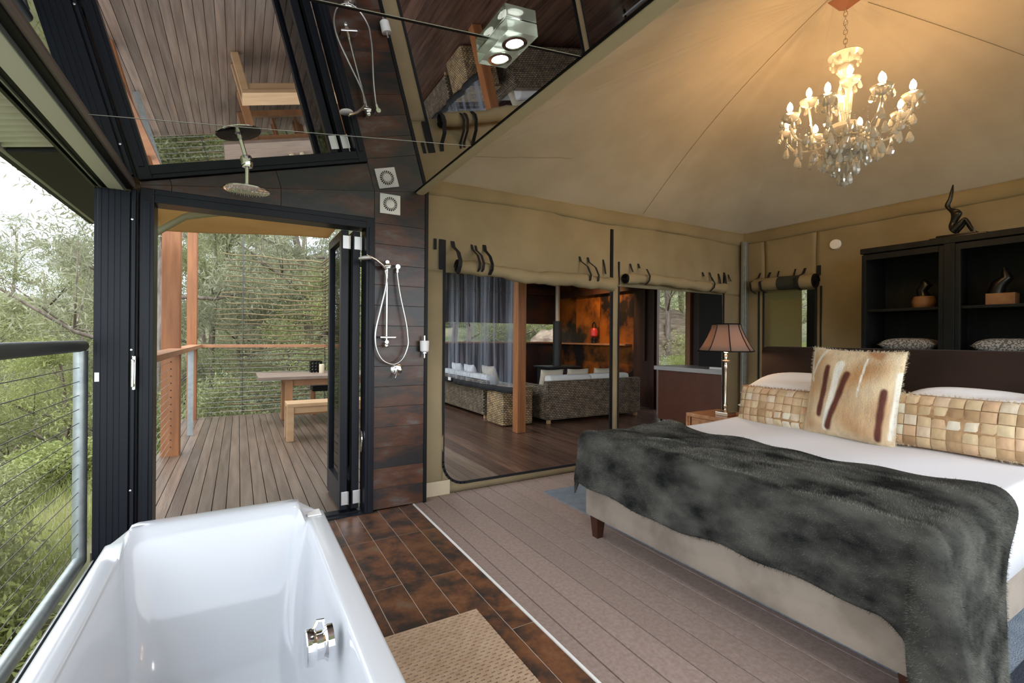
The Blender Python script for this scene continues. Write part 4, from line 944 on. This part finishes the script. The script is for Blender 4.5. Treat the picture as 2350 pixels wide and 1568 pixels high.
def fringe(parent, me, n, ln, mat, edge):
    V = np.array([v.co[:] for v in me.vertices]); m_ = edge(V); V = V[m_]
    idx = NP.randint(0, len(V), n); P = V[idx] + NP.randn(n, 3) * .004; cen = np.array([0, 0, 0]); D = P - cen; D[:, 1] *= .4; D /= np.linalg.norm(D, axis=1)[:, None]; D = D + NP.randn(n, 3) * .45; D /= np.linalg.norm(D, axis=1)[:, None]
    S = np.cross(D, NP.randn(n, 3)); S /= np.linalg.norm(S, axis=1)[:, None]; S *= .0011; T = P + D * ln * (.4 + .6 * NP.rand(n, 1))
    VV = np.stack([P - S, P + S, T], 1).reshape(-1, 3); ob('fur_fringe', fastmesh('fur_fringe', VV, np.arange(3 * n).reshape(-1, 3), mat), parent, kind='stuff')
m_whtfr = M('cream_fur_fringe', (.6, .5, .34), (.8, .72, .56), rough=.8, scale=20)
fringe(ho, hm, 4000, .016, m_whtfr, lambda V: (abs(V[:, 0]) > .262) | (abs(V[:, 2]) > .295))
# patchwork lumbar cushions
m_patch = bpy.data.materials.new('fur_patch'); m_patch.use_nodes = True
t_ = m_patch.node_tree; b = t_.nodes['Principled BSDF']; oi = t_.nodes.new('ShaderNodeObjectInfo'); rp = t_.nodes.new('ShaderNodeValToRGB'); t_.links.new(oi.outputs['Random'], rp.inputs['Fac'])
cols = [(0, (.36, .22, .11)), (.2, (.50, .34, .18)), (.4, (.60, .44, .26)), (.6, (.66, .53, .33)), (.8, (.58, .36, .21)), (1, (.74, .69, .55))]
e = rp.color_ramp.elements; e[0].color = (*cols[0][1], 1); e[1].color = (*cols[-1][1], 1)
for p_, c in cols[1:-1]: q = e.new(p_); q.color = (*c, 1)
nz = t_.nodes.new('ShaderNodeTexNoise'); nz.inputs['Scale'].default_value = 40; nz.inputs['Detail'].default_value = 4; mpn = t_.nodes.new('ShaderNodeMapping'); mpn.inputs['Scale'].default_value = (1, 1, .3)
tcn = t_.nodes.new('ShaderNodeTexCoord'); t_.links.new(tcn.outputs['Object'], mpn.inputs[0]); t_.links.new(mpn.outputs[0], nz.inputs['Vector'])
mr = t_.nodes.new('ShaderNodeMapRange'); mr.inputs['To Min'].default_value = .7; mr.inputs['To Max'].default_value = 1.3; t_.links.new(nz.outputs['Fac'], mr.inputs[0])
hsn = t_.nodes.new('ShaderNodeHueSaturation'); t_.links.new(rp.outputs[0], hsn.inputs['Color']); t_.links.new(mr.outputs[0], hsn.inputs['Value']); t_.links.new(hsn.outputs[0], b.inputs['Base Color'])
b.inputs['Roughness'].default_value = .85; b.inputs['Sheen Weight'].default_value = .2
def lumbar(lab, loc, rot, w_, h_, nx, nz_, seed):
    me = pillow_mesh(w_, h_, .15, 24, m_fringe, .03, 'lumbar_cushion', .1, seed); o = cushion('patchwork_cushion', lab, 'cushion', me, loc, rot, 'patchwork fur cushions')
    rr = random.Random(seed)
    def surf(a, b):
        x = w_ / 2 * a * (1 - .03 * (1 - b * b) * abs(a)); z = h_ / 2 * b * (1 - .03 * (1 - a * a) * abs(b)); q = max(0, 1 - a ** 4) ** .55 * max(0, 1 - b ** 4) ** .55
        return (x, -.075 * q - .002, z)
    for i in range(nx):
        for j in range(nz_):
            a0, a1 = -.985 + 1.97 * i / nx, -.985 + 1.97 * (i + 1) / nx; b0, b1 = -.97 + 1.94 * j / nz_, -.97 + 1.94 * (j + 1) / nz_
            jx, jz = rr.uniform(-.006, .006), rr.uniform(-.01, .01)
            def fn(u, v, a0=a0, a1=a1, b0=b0, b1=b1, jx=jx, jz=jz):
                p = surf(a0 + (a1 - a0) * (.02 + .96 * u) + jx, max(-1, min(1, b0 + (b1 - b0) * (.03 + .94 * v) + jz))); pf = .008 * (max(0, (1 - (2 * u - 1) ** 4) * (1 - (2 * v - 1) ** 4))) ** .5
                return (p[0], p[1] - pf, p[2])
            MB().grid(fn, 5, 4).build('fur_patch', m_patch, o, True, None)
    fringe(o, me, 3500, .022, m_fringe if seed % 2 else m_whtfr, lambda V: (abs(V[:, 0]) > w_ * .46) | (abs(V[:, 2]) > h_ * .45))
    return o
lumbar('small fur patchwork cushion beside the bedside lamp', (3.68, 2.18, .79), (-.22, 0, -pi / 2), .60, .31, 9, 5, 3)
lumbar('larger fur patchwork cushion at the near side of the bed', (3.70, 1.085, .825), (-.16, 0, -pi / 2), .66, .34, 9, 5, 4)

# ---- rug
t = thing('patterned_rug', 'blue grey patterned rug lying under the bed', 'rug', (3.2, 1.5, 0))
MB().box(-.92, .9, -1.75, 1.87, .001, .009).build('field', m_rug, t)
for (a, b, c, d, m_) in ((-.92, .9, -1.20, -.88, m_rug_navy), (-.80, .5, -1.12, -.96, m_rug_olive), (-.92, .9, -1.60, -1.35, m_rug_navy), (-.7, .6, 1.2, 1.5, m_rug_navy)): MB().box(a, b, c, d, .009, .011).build('stripe', m_, t)

# ---- nightstand and lamp
t = thing('nightstand', 'oiled timber nightstand with a drawer beside the bed', 'nightstand', (3.98, 2.86, 0))
g = MB(); g.box(-.235, .235, -.235, .235, .585, .62, .004); g.box(-.225, -.205, .195, .235, .47, .585); g.box(-.235, .235, .215, .235, .30, .585); g.box(-.235, .235, -.235, -.215, .30, .585); g.box(.215, .235, -.215, .215, .30, .585); g.box(-.225, .225, -.225, .225, .28, .30); g.build('body', m_night, t)
dr = MB().box(-.235, -.21, -.21, .17, .475, .582, .003).build('drawer', m_night, t)
g = MB(); g.box(-.243, -.234, -.06, .04, .505, .545, .002); g.build('handle', m_brushed, dr)
for sx in (-.2, .2):
    for sy in (-.2, .2): MB().box(sx - .025, sx + .025, sy - .025, sy + .025, 0, .28).build('leg', m_night, t)
def lamp():
    t = thing('table_lamp', 'lit table lamp with dark pleated shade and slender silver stem', 'lamp', (3.93, 2.80, .62))
    MB().box(-.065, .065, -.065, .065, 0, .035, .005).build('base', m_silver, t)
    MB().lathe([(.03, .035), (.016, .045), (.012, .07), (.020, .085), (.020, .092), (.011, .11), (.0125, .25), (.009, .40), (.009, .43), (.020, .455), (.012, .475), (.010, .49), (.038, .505), (.04, .51), (.012, .52), (.016, .56), (.008, .57)], (0, 0, 0), 20).build('stem', m_silver, t, True, 50)
    MB().lathe([(.0, .58), (.02, .59), (.03, .63), (.022, .67), (0, .685)], (0, 0, 0), 16).build('bulb', m_lampbulb, t, True)
    n = 8; prof = [(.242, .600), (.205, .655), (.165, .73), (.135, .80), (.122, .850)]
    sh = MB()
    for (r_, z) in prof:
        for k in range(n * 4):
            a = 2 * pi * k / (n * 4); f = (k % 4) / 4; rr = r_ * math.cos(pi / n) / math.cos((a % (2 * pi / n)) - pi / n); sh.v.append((rr * math.cos(a), rr * math.sin(a), z))
    N4 = n * 4
    for i in range(len(prof) - 1): sh.f += [(i * N4 + k, i * N4 + (k + 1) % N4, (i + 1) * N4 + (k + 1) % N4, (i + 1) * N4 + k) for k in range(N4)]
    s = solid(sh.build('shade', m_shade, t, True, 30), .002)
    for k in range(n):
        a = 2 * pi * k / n; MB().tube([((r_ + .002) * math.cos(a), (r_ + .002) * math.sin(a), z) for r_, z in prof], .0045, 6).build('rib', m_black, s, True)
    for r_, z in ((.242, .600), (.122, .85)):
        MB().tube([((r_) * math.cos(2 * pi * k / n), (r_) * math.sin(2 * pi * k / n), z) for k in range(n + 1)], .006, 6).build('trim_band', m_black, s, True)
lamp()

# ---- cabinet
def cabinet():
    t = thing('display_cabinet', 'tall dark green black open cabinet behind the headboard', 'cabinet', (5.3, 1.58, 0))
    def bx(nm, x0, x1, y0, y1, z0, z1, b=.004): MB().box(x0 - 5.3, x1 - 5.3, y0 - 1.58, y1 - 1.58, z0, z1, b).build(nm, m_cab, t)
    bx('side_panel', 5.12, 5.50, 2.17, 2.20, 0, 2.14); bx('side_panel', 5.12, 5.50, .93, .96, 0, 2.14); bx('back_panel', 5.50, 5.52, .93, 2.20, 0, 2.14, 0)
    bx('top_panel', 5.08, 5.53, .92, 2.21, 2.14, 2.19); bx('divider', 5.12, 5.50, 1.565, 1.585, 0, 2.14); bx('plinth', 5.11, 5.50, .93, 2.2, 0, .1)
    for y0, y1 in ((1.60, 2.20), (.93, 1.53)):
        f = MB(); f.box(5.09 - 5.3, 5.12 - 5.3, y1 - .035 - 1.58, y1 - 1.58, .1, 2.13, .004); f.box(5.09 - 5.3, 5.12 - 5.3, y0 - 1.58, y0 + .035 - 1.58, .1, 2.13, .004)
        f.box(5.09 - 5.3, 5.12 - 5.3, y0 + .035 - 1.58, y1 - .035 - 1.58, 2.08, 2.13); f.box(5.09 - 5.3, 5.12 - 5.3, y0 + .035 - 1.58, y1 - .035 - 1.58, .1, .17); f.build('door_frame', m_cab, t)
        bx('shelf', 5.13, 5.5, y0 - .015, y1 - .03, 1.595, 1.62); bx('shelf', 5.13, 5.5, y0 - .015, y1 - .03, 1.20, 1.225); bx('shelf', 5.13, 5.5, y0 - .015, y1 - .03, .7, .725)
    bx('centre_stile', 5.085, 5.12, 1.53, 1.60, .1, 2.14)
cabinet()
pmx = pillow_mesh(.42, .36, .13, 14, m_pattern, .04)
cushion('patterned_pillow', 'dotted grey pillow lying on the cabinet shelf left of its centre post', 'pillow', pmx, (5.31, 1.88, 1.285), (pi / 2 + .06, 0, pi / 2), 'dotted pillows in the cabinet')
cushion('patterned_pillow', 'dotted grey pillow lying on the cabinet shelf right of its centre post', 'pillow', pmx, (5.31, 1.24, 1.285), (pi / 2 + .06, 0, pi / 2), 'dotted pillows in the cabinet')
m_brnw = M('brown_carved_block', (.20, .09, .035), (.30, .14, .055), rough=.6, scale=12)
t = thing('carved_ornament', 'dark figure on a rounded woven brown base inside the cabinet', 'ornament', (5.30, 1.80, 1.62))
MB().lathe([(.07, 0), (.082, .02), (.088, .06), (.072, .105), (.0, .11)], (0, 0, 0), 12).build('base', m_brnw, t, True); MB().tube([(0, 0, .105), (.0, .02, .16), (0, -.02, .21), (0, .01, .26)], [.05, .04, .045, .012], 10).build('figure', m_bronze, t, True)
t = thing('carved_ornament', 'dark figure on a rectangular brown timber base inside the cabinet', 'ornament', (5.30, 1.30, 1.62))
MB().box(-.06, .06, -.085, .085, 0, .095, .004).build('base', m_brnw, t); MB().tube([(0, .04, .09), (.0, .02, .17), (0, -.03, .22), (0, -.01, .30)], [.055, .05, .04, .014], 10).build('figure', m_bronze, t, True)
# bronze statue
def statue():
    t = thing('bronze_statue', 'dark bronze figure seated arching back with arms raised, on the cabinet', 'statue', (5.25, 1.56, 2.19))
    g = MB()
    prof = [(-.10, .22), (0, .25), (.02, .24), (.03, .2)]
    g.add(*((lambda m_: (m_.v, m_.f))(MB().box(-.07, .07, -.20, .17, 0, .025, .008)))); g.box(-.055, .055, -.13, .13, .022, .042, .008); g.build('plinth', m_bronze, t, True, 50)
    me = bpy.data.meshes.new('figure'); oz = .04
    J = [((0, .045, .035 + oz), .036), ((0, .030, .10 + oz), .026), ((0, .008, .165 + oz), .030), ((0, .020, .200 + oz), .030), ((0, .055, .225 + oz), .014), ((0, .072, .262 + oz), .021), ((0, .050, .31 + oz), .016), ((0, .040, .37 + oz), .013), ((0, .032, .43 + oz), .005),
         ((-.03, .02, .03 + oz), .026), ((-.03, -.055, .125 + oz), .018), ((-.03, -.105, .01 + oz), .010), ((.03, .02, .03 + oz), .026), ((.03, -.045, .105 + oz), .018), ((.03, -.085, .01 + oz), .010), ((-.018, -.018, .185 + oz), .013), ((.018, -.018, .185 + oz), .013)]
    E = [(0, 1), (1, 2), (2, 3), (3, 4), (4, 5), (5, 6), (6, 7), (7, 8), (0, 9), (9, 10), (10, 11), (0, 12), (12, 13), (13, 14), (2, 15), (2, 16)]
    me.from_pydata([j[0] for j in J], E, []); o = ob('figure', me, t); me.materials.append(m_bronze)
    sk = o.modifiers.new('skin', 'SKIN'); sv = me.skin_vertices[0].data
    for i, j in enumerate(J): sv[i].radius = (j[1], j[1])
    sv[0].use_root = True; sk.use_smooth_shade = True; su = o.modifiers.new('sub', 'SUBSURF'); su.levels = su.render_levels = 2
statue()

# ---- chandelier
def chandelier():
    cx, cy = 3.43, 1.585
    t = thing('chandelier', 'crystal chandelier with lit candle bulbs hanging from the tent peak', 'chandelier', (cx, cy, 0))
    me = MB()
    ring_ = [(.011 * math.cos(2 * pi * k / 12), 0, .019 * math.sin(2 * pi * k / 12)) for k in range(13)]
    link = MB().tube(ring_, .0028, 6, False).mesh('chain_link', m_silver, True)
    z = 3.20; k = 0
    while z < 3.58: ob('chain_link', link, t, (0, 0, z), rot=(0, 0, (k % 2) * pi / 2 + .4)); z += .030; k += 1
    g = MB(); g.add([(-.075, -.075, 3.56), (.075, -.075, 3.56), (.075, .075, 3.56), (-.075, .075, 3.56), (0, 0, 3.49)], [(0, 1, 4), (1, 2, 4), (2, 3, 4), (3, 0, 4), (3, 2, 1, 0)]); 
    g.build('peak_patch', M('brown_leather_patch', (.24, .09, .05), rough=.6), t)
    # central stem
    MB().lathe([(.008, 3.20), (.010, 3.17), (.060, 3.185), (.095, 3.20), (.097, 3.195), (.06, 3.17), (.02, 3.155), (.018, 3.14)], (0, 0, 0), 24).build('top_bowl', m_crystal, t, True)
    MB().lathe([(.012, 3.15), (.045, 3.12), (.05, 3.09), (.03, 3.06), (.015, 3.04), (.030, 3.02), (.045, 2.95), (.035, 2.82), (.018, 2.76), (.015, 2.74)], (0, 0, 0), 20).build('stem', m_crystal, t, True)
    MB().lathe([(.012, 3.06), (.016, 3.055), (.016, 3.04), (.012, 3.035)], (0, 0, 0), 14).build('stem_collar', m_chrome, t, True)
    MB().tube([(0, 0, 2.50), (0, 0, 3.2)], .005, 8).build('core_rod', m_chrome, t)
    MB().lathe([(.02, 2.755), (.085, 2.74), (.095, 2.71), (.07, 2.67), (.03, 2.655), (.02, 2.62)], (0, 0, 0), 24).build('hub', m_crystal, t, True)
    MB().lathe([(0, 2.335), (.018, 2.342), (.030, 2.362), (.018, 2.385), (0, 2.392)], (0, 0, 0), 14).build('finial', m_crystal, t)
    MB().lathe([(.03, 2.60), (.10, 2.57), (.12, 2.58), (.10, 2.55), (.02, 2.53), (.01, 2.50)], (0, 0, 0), 24).build('lower_bowl', m_crystal, t, True)
    drop = MB().lathe([(0, 0), (.006, -.006), (.0155, -.034), (.012, -.047), (0, -.054)], (0, 0, 0), 6).mesh('crystal_drop', m_crystal)
    for v in drop.vertices: v.co.y *= .5
    bead = MB().lathe([(0, .005), (.0055, 0), (0, -.005)], (0, 0, 0), 6)
    def drops(x, y, z, nb=2, big=1.):
        g = MB()
        for q in range(nb): g.add([(a, b, c - q * .012) for a, b, c in bead.v], bead.f)
        o = ob('crystal_drop', drop, t, (x, y, z - nb * .012 - .003), rot=(0, 0, R.uniform(0, 3))); o.scale = (big * 1.35, big * 1.35, big * 1.25)
        if nb > 1: o2 = g.build('bead_string', m_crystal, t, kind='stuff'); o2.location = (x, y, z)
    cup = MB().lathe([(.010, 0), (.018, .004), (.045, .022), (.056, .045), (.058, .045), (.047, .018), (.018, -.002), (.010, -.006)], (0, 0, 0), 18).mesh('drip_cup', m_crystal, True)
    slv = MB().lathe([(.011, 0), (.011, .055), (.0, .056)], (0, 0, 0), 10).mesh('candle_sleeve', m_crystal, True)
    sok = MB().lathe([(.012, .05), (.012, .072), (0, .073)], (0, 0, 0), 10).mesh('bulb_socket', m_stove, True)
    blb = MB().lathe([(.010, .072), (.0165, .088), (.017, .10), (.012, .12), (.0, .136)], (0, 0, 0), 12).mesh('bulb', m_bulb, True)
    for tier, (n, rad, zz, z0, ph) in enumerate(((8, .345, 2.765, 2.70, .18), (4, .20, 2.90, 2.75, .55))):
        for k in range(n):
            a = 2 * pi * k / n + ph; c, s = math.cos(a), math.sin(a)
            prof = [(.03, z0), (.10, z0 - .055), (.19 * rad / .34, z0 - .075), (.29 * rad / .34, z0 - .045), (rad - .005, zz - .045), (rad, zz)]
            ps = spline([(r_ * c, r_ * s, z_) for r_, z_ in prof], 4)
            MB().tube(ps, .0075, 8).build('arm', m_crystal, t, True)
            for me_, nm in ((cup, 'drip_cup'), (slv, 'candle_sleeve'), (sok, 'bulb_socket'), (blb, 'bulb')): ob(nm, me_, t, (rad * c, rad * s, zz), rot=(0, 0, a))
            for j in range(5):
                b = 2 * pi * j / 5 + a; drops(rad * c + .052 * math.cos(b), rad * s + .052 * math.sin(b), zz + .036, 1, .8)
            if tier == 0:
                drops(.12 * c, .12 * s, z0 - .05, 5, 1.1); drops(.20 * c, .20 * s, z0 - .08, 4, 1.1); drops(.28 * c, .28 * s, z0 - .05, 3, 1.15); drops(rad * c, rad * s, zz - .02, 4, 1.1)
                a2 = a + pi / 8
                # swag of beads between arms
                g = MB()
                for q in range(1, 12):
                    f = q / 12; b = a + f * 2 * pi / 8; g.add([(x + rad * .97 * math.cos(b), y + rad * .97 * math.sin(b), z_ + zz + .01 - .10 * math.sin(pi * f)) for x, y, z_ in bead.v], bead.f)
                g.build('bead_string', m_crystal, t, kind='stuff'); drops(rad * .97 * math.cos(a2), rad * .97 * math.sin(a2), zz - .09, 3, 1.1)
    for n, rad, z in ((14, .085, 2.66), (14, .125, 2.58), (10, .07, 2.53), (6, .035, 2.47), (10, .08, 3.19), (14, .19, 2.64), (16, .27, 2.70)):
        for k in range(n):
            a = 2 * pi * k / n + rad * 9; drops(rad * math.cos(a), rad * math.sin(a), z, 4 if z < 3 else 1, 1 if z < 3 else .8)
    g = MB()
    for q in range(9): g.add([(a, b, c + 2.50 - q * .012) for a, b, c in bead.v], bead.f)
    g.build('bead_string', m_crystal, t, kind='stuff')
chandelier()

# ================================================================== VEGETATION
def leaves(n, centers, rad, size, narrow=.28, seed=0, droop=.4):
    rs = np.random.RandomState(seed); ci = rs.randint(0, len(centers), n); cc = np.array(centers)[ci]; rr = np.array(rad)[ci]
    d = rs.randn(n, 3); d /= np.linalg.norm(d, axis=1)[:, None]; P = cc + d * (rs.rand(n, 1) ** .5) * rr[:, None] * np.array([1, 1, .62])
    D = rs.randn(n, 3); D[:, 2] -= droop; D /= np.linalg.norm(D, axis=1)[:, None]; S = np.cross(D, rs.randn(n, 3)); S /= np.linalg.norm(S, axis=1)[:, None]
    ln = size * (.6 + .8 * rs.rand(n, 1)); S = S * ln * narrow / 2
    V = np.stack([P, P + D * ln * .5 + S, P + D * ln, P + D * ln * .5 - S], 1).reshape(-1, 3); return V, np.arange(4 * n).reshape(-1, 4)
def mktree(seed, h, spread, nb, nl, size, bare=.25, narrow=.28, lean=.1):
    rr = random.Random(seed); g = MB(); cs = []; rd = []
    top = (rr.uniform(-lean, lean) * h, rr.uniform(-lean, lean) * h, h * .86)
    tp = spline([(0, 0, -1.2), (0, 0, 0), (top[0] * .3 + rr.uniform(-.15, .15), top[1] * .3, h * .35), (top[0] * .7, top[1] * .7 + rr.uniform(-.2, .2), h * .62), top], 3)
    r0 = .012 * h + .05; g.tube(tp, [r0 * (1 - .85 * i / (len(tp) - 1)) for i in range(len(tp))], 7)
    for k in range(nb):
        f = bare + (1 - bare) * (k + .5) / nb; i = int(f * (len(tp) - 1)); p = Vector(tp[i]); a = k * 2.4 + rr.uniform(-.4, .4); L_ = spread * (1.15 - .65 * f) * rr.uniform(.7, 1.2)
        d = Vector((math.cos(a), math.sin(a), rr.uniform(.1, .8))); e = p + d * L_; m_ = p + d * L_ * .5 + Vector((0, 0, -.06 * L_)) + Vector((rr.uniform(-.1, .1), rr.uniform(-.1, .1), 0)) * L_
        g.tube([p, m_, e], [r0 * .38 * (1 - f * .5), r0 * .22, r0 * .07], 5)
        cs.append(e); rd.append(L_ * .42 + .15); cs.append(p.lerp(e, .62) + Vector((0, 0, .1))); rd.append(L_ * .34 + .1)
        for q in range(3):
            e2 = m_.lerp(e, rr.uniform(.2, .9)) + Vector((rr.uniform(-.5, .5), rr.uniform(-.5, .5), rr.uniform(-.1, .5))) * L_; g.tube([m_, e2], [r0 * .12, r0 * .03], 4); cs.append(e2); rd.append(L_ * .32 + .1)
    cs.append(Vector(top)); rd.append(spread * .4)
    V, Fq = leaves(nl, [tuple(c) for c in cs], rd, size, narrow, seed)
    return g.mesh('trunk', m_bark, True), (V, Fq)
protos = []
for i, (h, sp, nb, nl, sz, bare, nar, ml) in enumerate(((9, 2.6, 15, 30000, .13, .28, .15, 0), (7, 2.3, 14, 30000, .12, .2, .13, 1), (11, 2.8, 15, 26000, .15, .42, .17, 1), (5.5, 2.0, 12, 24000, .10, .12, .2, 2), (8, 2.6, 11, 11000, .13, .25, .18, 0))):
    tk, (V, Fq) = mktree(20 + i, h, sp, nb, nl, sz, bare, nar); protos.append((tk, fastmesh('foliage', V, Fq, m_leaf[ml])))
names = ['broad olive leaved gum tree in the forest around the tent', 'fine grey green bushy tree in the forest around the tent', 'tall grey green gum with bare lower trunk in the forest', 'short yellow green tree in the forest around the tent', 'sparse open crowned gum tree in the forest']
def place(x, y):
    a = math.atan2(x, y); d = 'near ' if math.hypot(x, y) < 18 else 'far '
    return (d + 'down the slope beyond the bath window') if a < -.22 else (d + 'behind the branch screen') if a < .22 else (d + 'behind the pavilion')
def tree(k, x, y, s=1., rz=0, dz=0):
    lb = names[k].split(' in the')[0] + ', ' + place(x, y)
    t = thing('gum_tree', lb, 'tree', (x, y, hz(x, y) + dz), lb + ' (trees)', rz); t.scale = (s, s, s)
    ob('trunk', protos[k][0], t); ob('foliage', protos[k][1], t, kind='stuff')
RT = random.Random(12)
cnt = 0
# named sights first
for (k, x, y, s) in ((1, -7.5, 10.5, .85), (0, -9.5, 13.5, .95), (3, -5.6, 8.8, .8), (3, -7.6, 6.2, .75), (1, -10.5, 8.2, .9), (4, -13, 16, 1.0), (2, -1.55, 11.5, .9), (1, 1.1, 14.2, .8), (0, -.6, 16.2, .9), (3, 2.6, 13.3, .9), (3, -2.8, 13.0, .8), (1, 3.3, 16.5, 1.0)): tree(k, x, y, s, RT.uniform(0, 6))
def ok(x, y, dmin, pts):
    return all((x - a) ** 2 + (y - b) ** 2 > dmin ** 2 for a, b in pts)
pts = []
for ring_i in range(900):
    a = RT.uniform(-.62, 1.42); d = RT.uniform(13, 52); x, y = d * math.sin(a), d * math.cos(a)
    if x > -4 and x < 13 and y < 13: continue
    if x > 7 and y < 13 and d < 16: continue
    if not ok(x, y, 2.6 if d < 30 else 3.4, pts): continue
    pts.append((x, y)); tree(RT.choice([0, 1, 1, 2, 3, 4]), x, y, RT.uniform(.75, 1.2), RT.uniform(0, 6.28)); cnt += 1
    if cnt > 95: break
# understorey shrubs
def shrub_mesh(seed, n, w_, h_, sz, ml):
    rr = random.Random(seed); cs = [(rr.uniform(-w_, w_) * .6, rr.uniform(-w_, w_) * .6, rr.uniform(.15, h_ * .75)) for _ in range(14)]; V, Fq = leaves(n, cs, [w_ * .45] * 14, sz, .3, seed, 0); V[:, 2] = np.maximum(V[:, 2], -.1)
    st_ = MB()
    for c in cs[:8]: st_.tube([(0, 0, -.2), (c[0] * .5, c[1] * .5, c[2] * .5), c], [.018, .012, .004], 4)
    return fastmesh('foliage', V, Fq, m_leaf[ml]), st_.mesh('stem', m_bark)
shp = [shrub_mesh(1, 14000, 1.0, 1.2, .06, 0), shrub_mesh(2, 14000, 1.0, 1.0, .055, 1), shrub_mesh(3, 12000, .8, .8, .065, 2)]
snm = ['low olive shrub on the forest floor', 'low grey green shrub on the forest floor', 'low bright yellow green shrub on the forest floor']
cnt = 0; pts = []
for _ in range(4000):
    a = RT.uniform(-1.35, 1.3) if RT.random() < .6 else RT.uniform(-1.5, -.3); d = 2.6 + 26 * RT.random() ** 1.8; x, y = d * math.sin(a), d * math.cos(a)
    if -1.9 < x < 8.9 and y < 10.4: continue
    if 6.8 < x < 12 and 4.5 < y < 9.6: continue
    if x > 9 and y < 4: continue
    if not ok(x, y, .8, pts): continue
    pts.append((x, y)); k = RT.choice([0, 1, 2, 2]); lb = snm[k].split(' on')[0] + ', ' + place(x, y); t = thing('shrub', lb, 'shrub', (x, y, hz(x, y) - .05), lb + ' (shrubs)', RT.uniform(0, 6)); s = RT.uniform(.7, 1.35); t.scale = (s, s, s * RT.uniform(.8, 1.2))
    ob('foliage', shp[k][0], t, kind='stuff'); ob('stem', shp[k][1], t); cnt += 1
    if cnt > 290: break
# rock ledge seen through the pavilion doorway
def rock(x, y, sx, sy, sz, seed, lab):
    rr = random.Random(seed); bm = bmesh.new(); bmesh.ops.create_icosphere(bm, subdivisions=4, radius=1)
    for v in bm.verts:
        c = v.co; k = 1 + .13 * math.sin(4 * c.x + seed) * math.cos(5 * c.y) + .06 * math.sin(17 * c.z + 3 * c.x); v.co = Vector((c.x * sx * k, c.y * sy * k, c.z * sz * (1 + .08 * math.sin(9 * c.x))))
    me = bpy.data.meshes.new('rock'); bm.to_mesh(me); bm.free(); me.materials.append(m_rock); me.polygons.foreach_set('use_smooth', [True] * len(me.polygons))
    ob('rock', me, None, (x, y, hz(x, y) + sz * .3), lab, 'rock')
rock(15.5, 14.5, 3.2, 2.0, 1.5, 1, 'brown layered rock ledge seen through the pavilion doorway')
rock(9.6, 13.6, 1.0, .8, .9, 5, 'grey brown boulder seen through the slot window')
tree(2, 13.2, 12.4, .9, 1); tree(2, 14.2, 12.6, .8, 2); tree(4, 17, 17, 1, 3)
# broken branch on the gutter
t = thing('fallen_branch', 'broken bark covered branch end hanging beside the outdoor gutter pipe', 'branch', (-1.5, 5.3, 2.9))
MB().tube([(-.55, -.35, .12), (-.35, -.2, .04), (-.1, .0, .0), (.25, .35, -.05), (.5, .8, -.1)], [.04, .085, .075, .06, .04], 9).build('bark', m_bark, t, True)

# grass on the near slopes
def grass():
    n = 150000; a = NP.uniform(-1.6, .35, n); d = 1.9 + 13 * NP.rand(n) ** 1.2; x = d * np.sin(a); y = d * np.cos(a); k = ~((x > -1.2) & (y < 9.3)); x, y = x[k], y[k]; n = len(x)
    cl_ = np.sin(x * 2.1 + 1.3 * np.sin(y * 1.7)) + np.sin(y * 2.7 + x); k = cl_ + NP.randn(n) * .6 > -.5; x, y = x[k], y[k]; n = len(x)
    z = np.array([hz(p, q) for p, q in zip(x, y)]); P = np.stack([x, y, z - .02], 1); D = NP.randn(n, 3) * .35; D[:, 2] = 1; D /= np.linalg.norm(D, axis=1)[:, None]; h = .08 + .22 * NP.rand(n, 1)
    S = np.stack([NP.randn(n), NP.randn(n), 0 * x], 1); S /= np.linalg.norm(S, axis=1)[:, None]; S *= .006; T = P + D * h
    x2 = NP.uniform(8.2, 17, 60000); y2 = NP.uniform(7.6, 15, 60000); z2 = np.array([hz(p, q) for p, q in zip(x2, y2)]); P2 = np.stack([x2, y2, z2 - .02], 1); D2 = NP.randn(60000, 3) * .35; D2[:, 2] = 1; S2 = np.stack([NP.randn(60000), NP.randn(60000), 0 * x2], 1); S2 /= np.linalg.norm(S2, axis=1)[:, None]; S2 *= .008; P = np.vstack([P, P2]); S = np.vstack([S, S2]); T = np.vstack([T, P2 + D2 * .28]); n = len(P)
    ob('grass', fastmesh('grass', np.stack([P - S, P + S, T], 1).reshape(-1, 3), np.arange(3 * n).reshape(-1, 3), m_leaf[2]), None, None, 'pale green grass tufts on the slope below the deck', 'grass', kind='stuff')
grass()
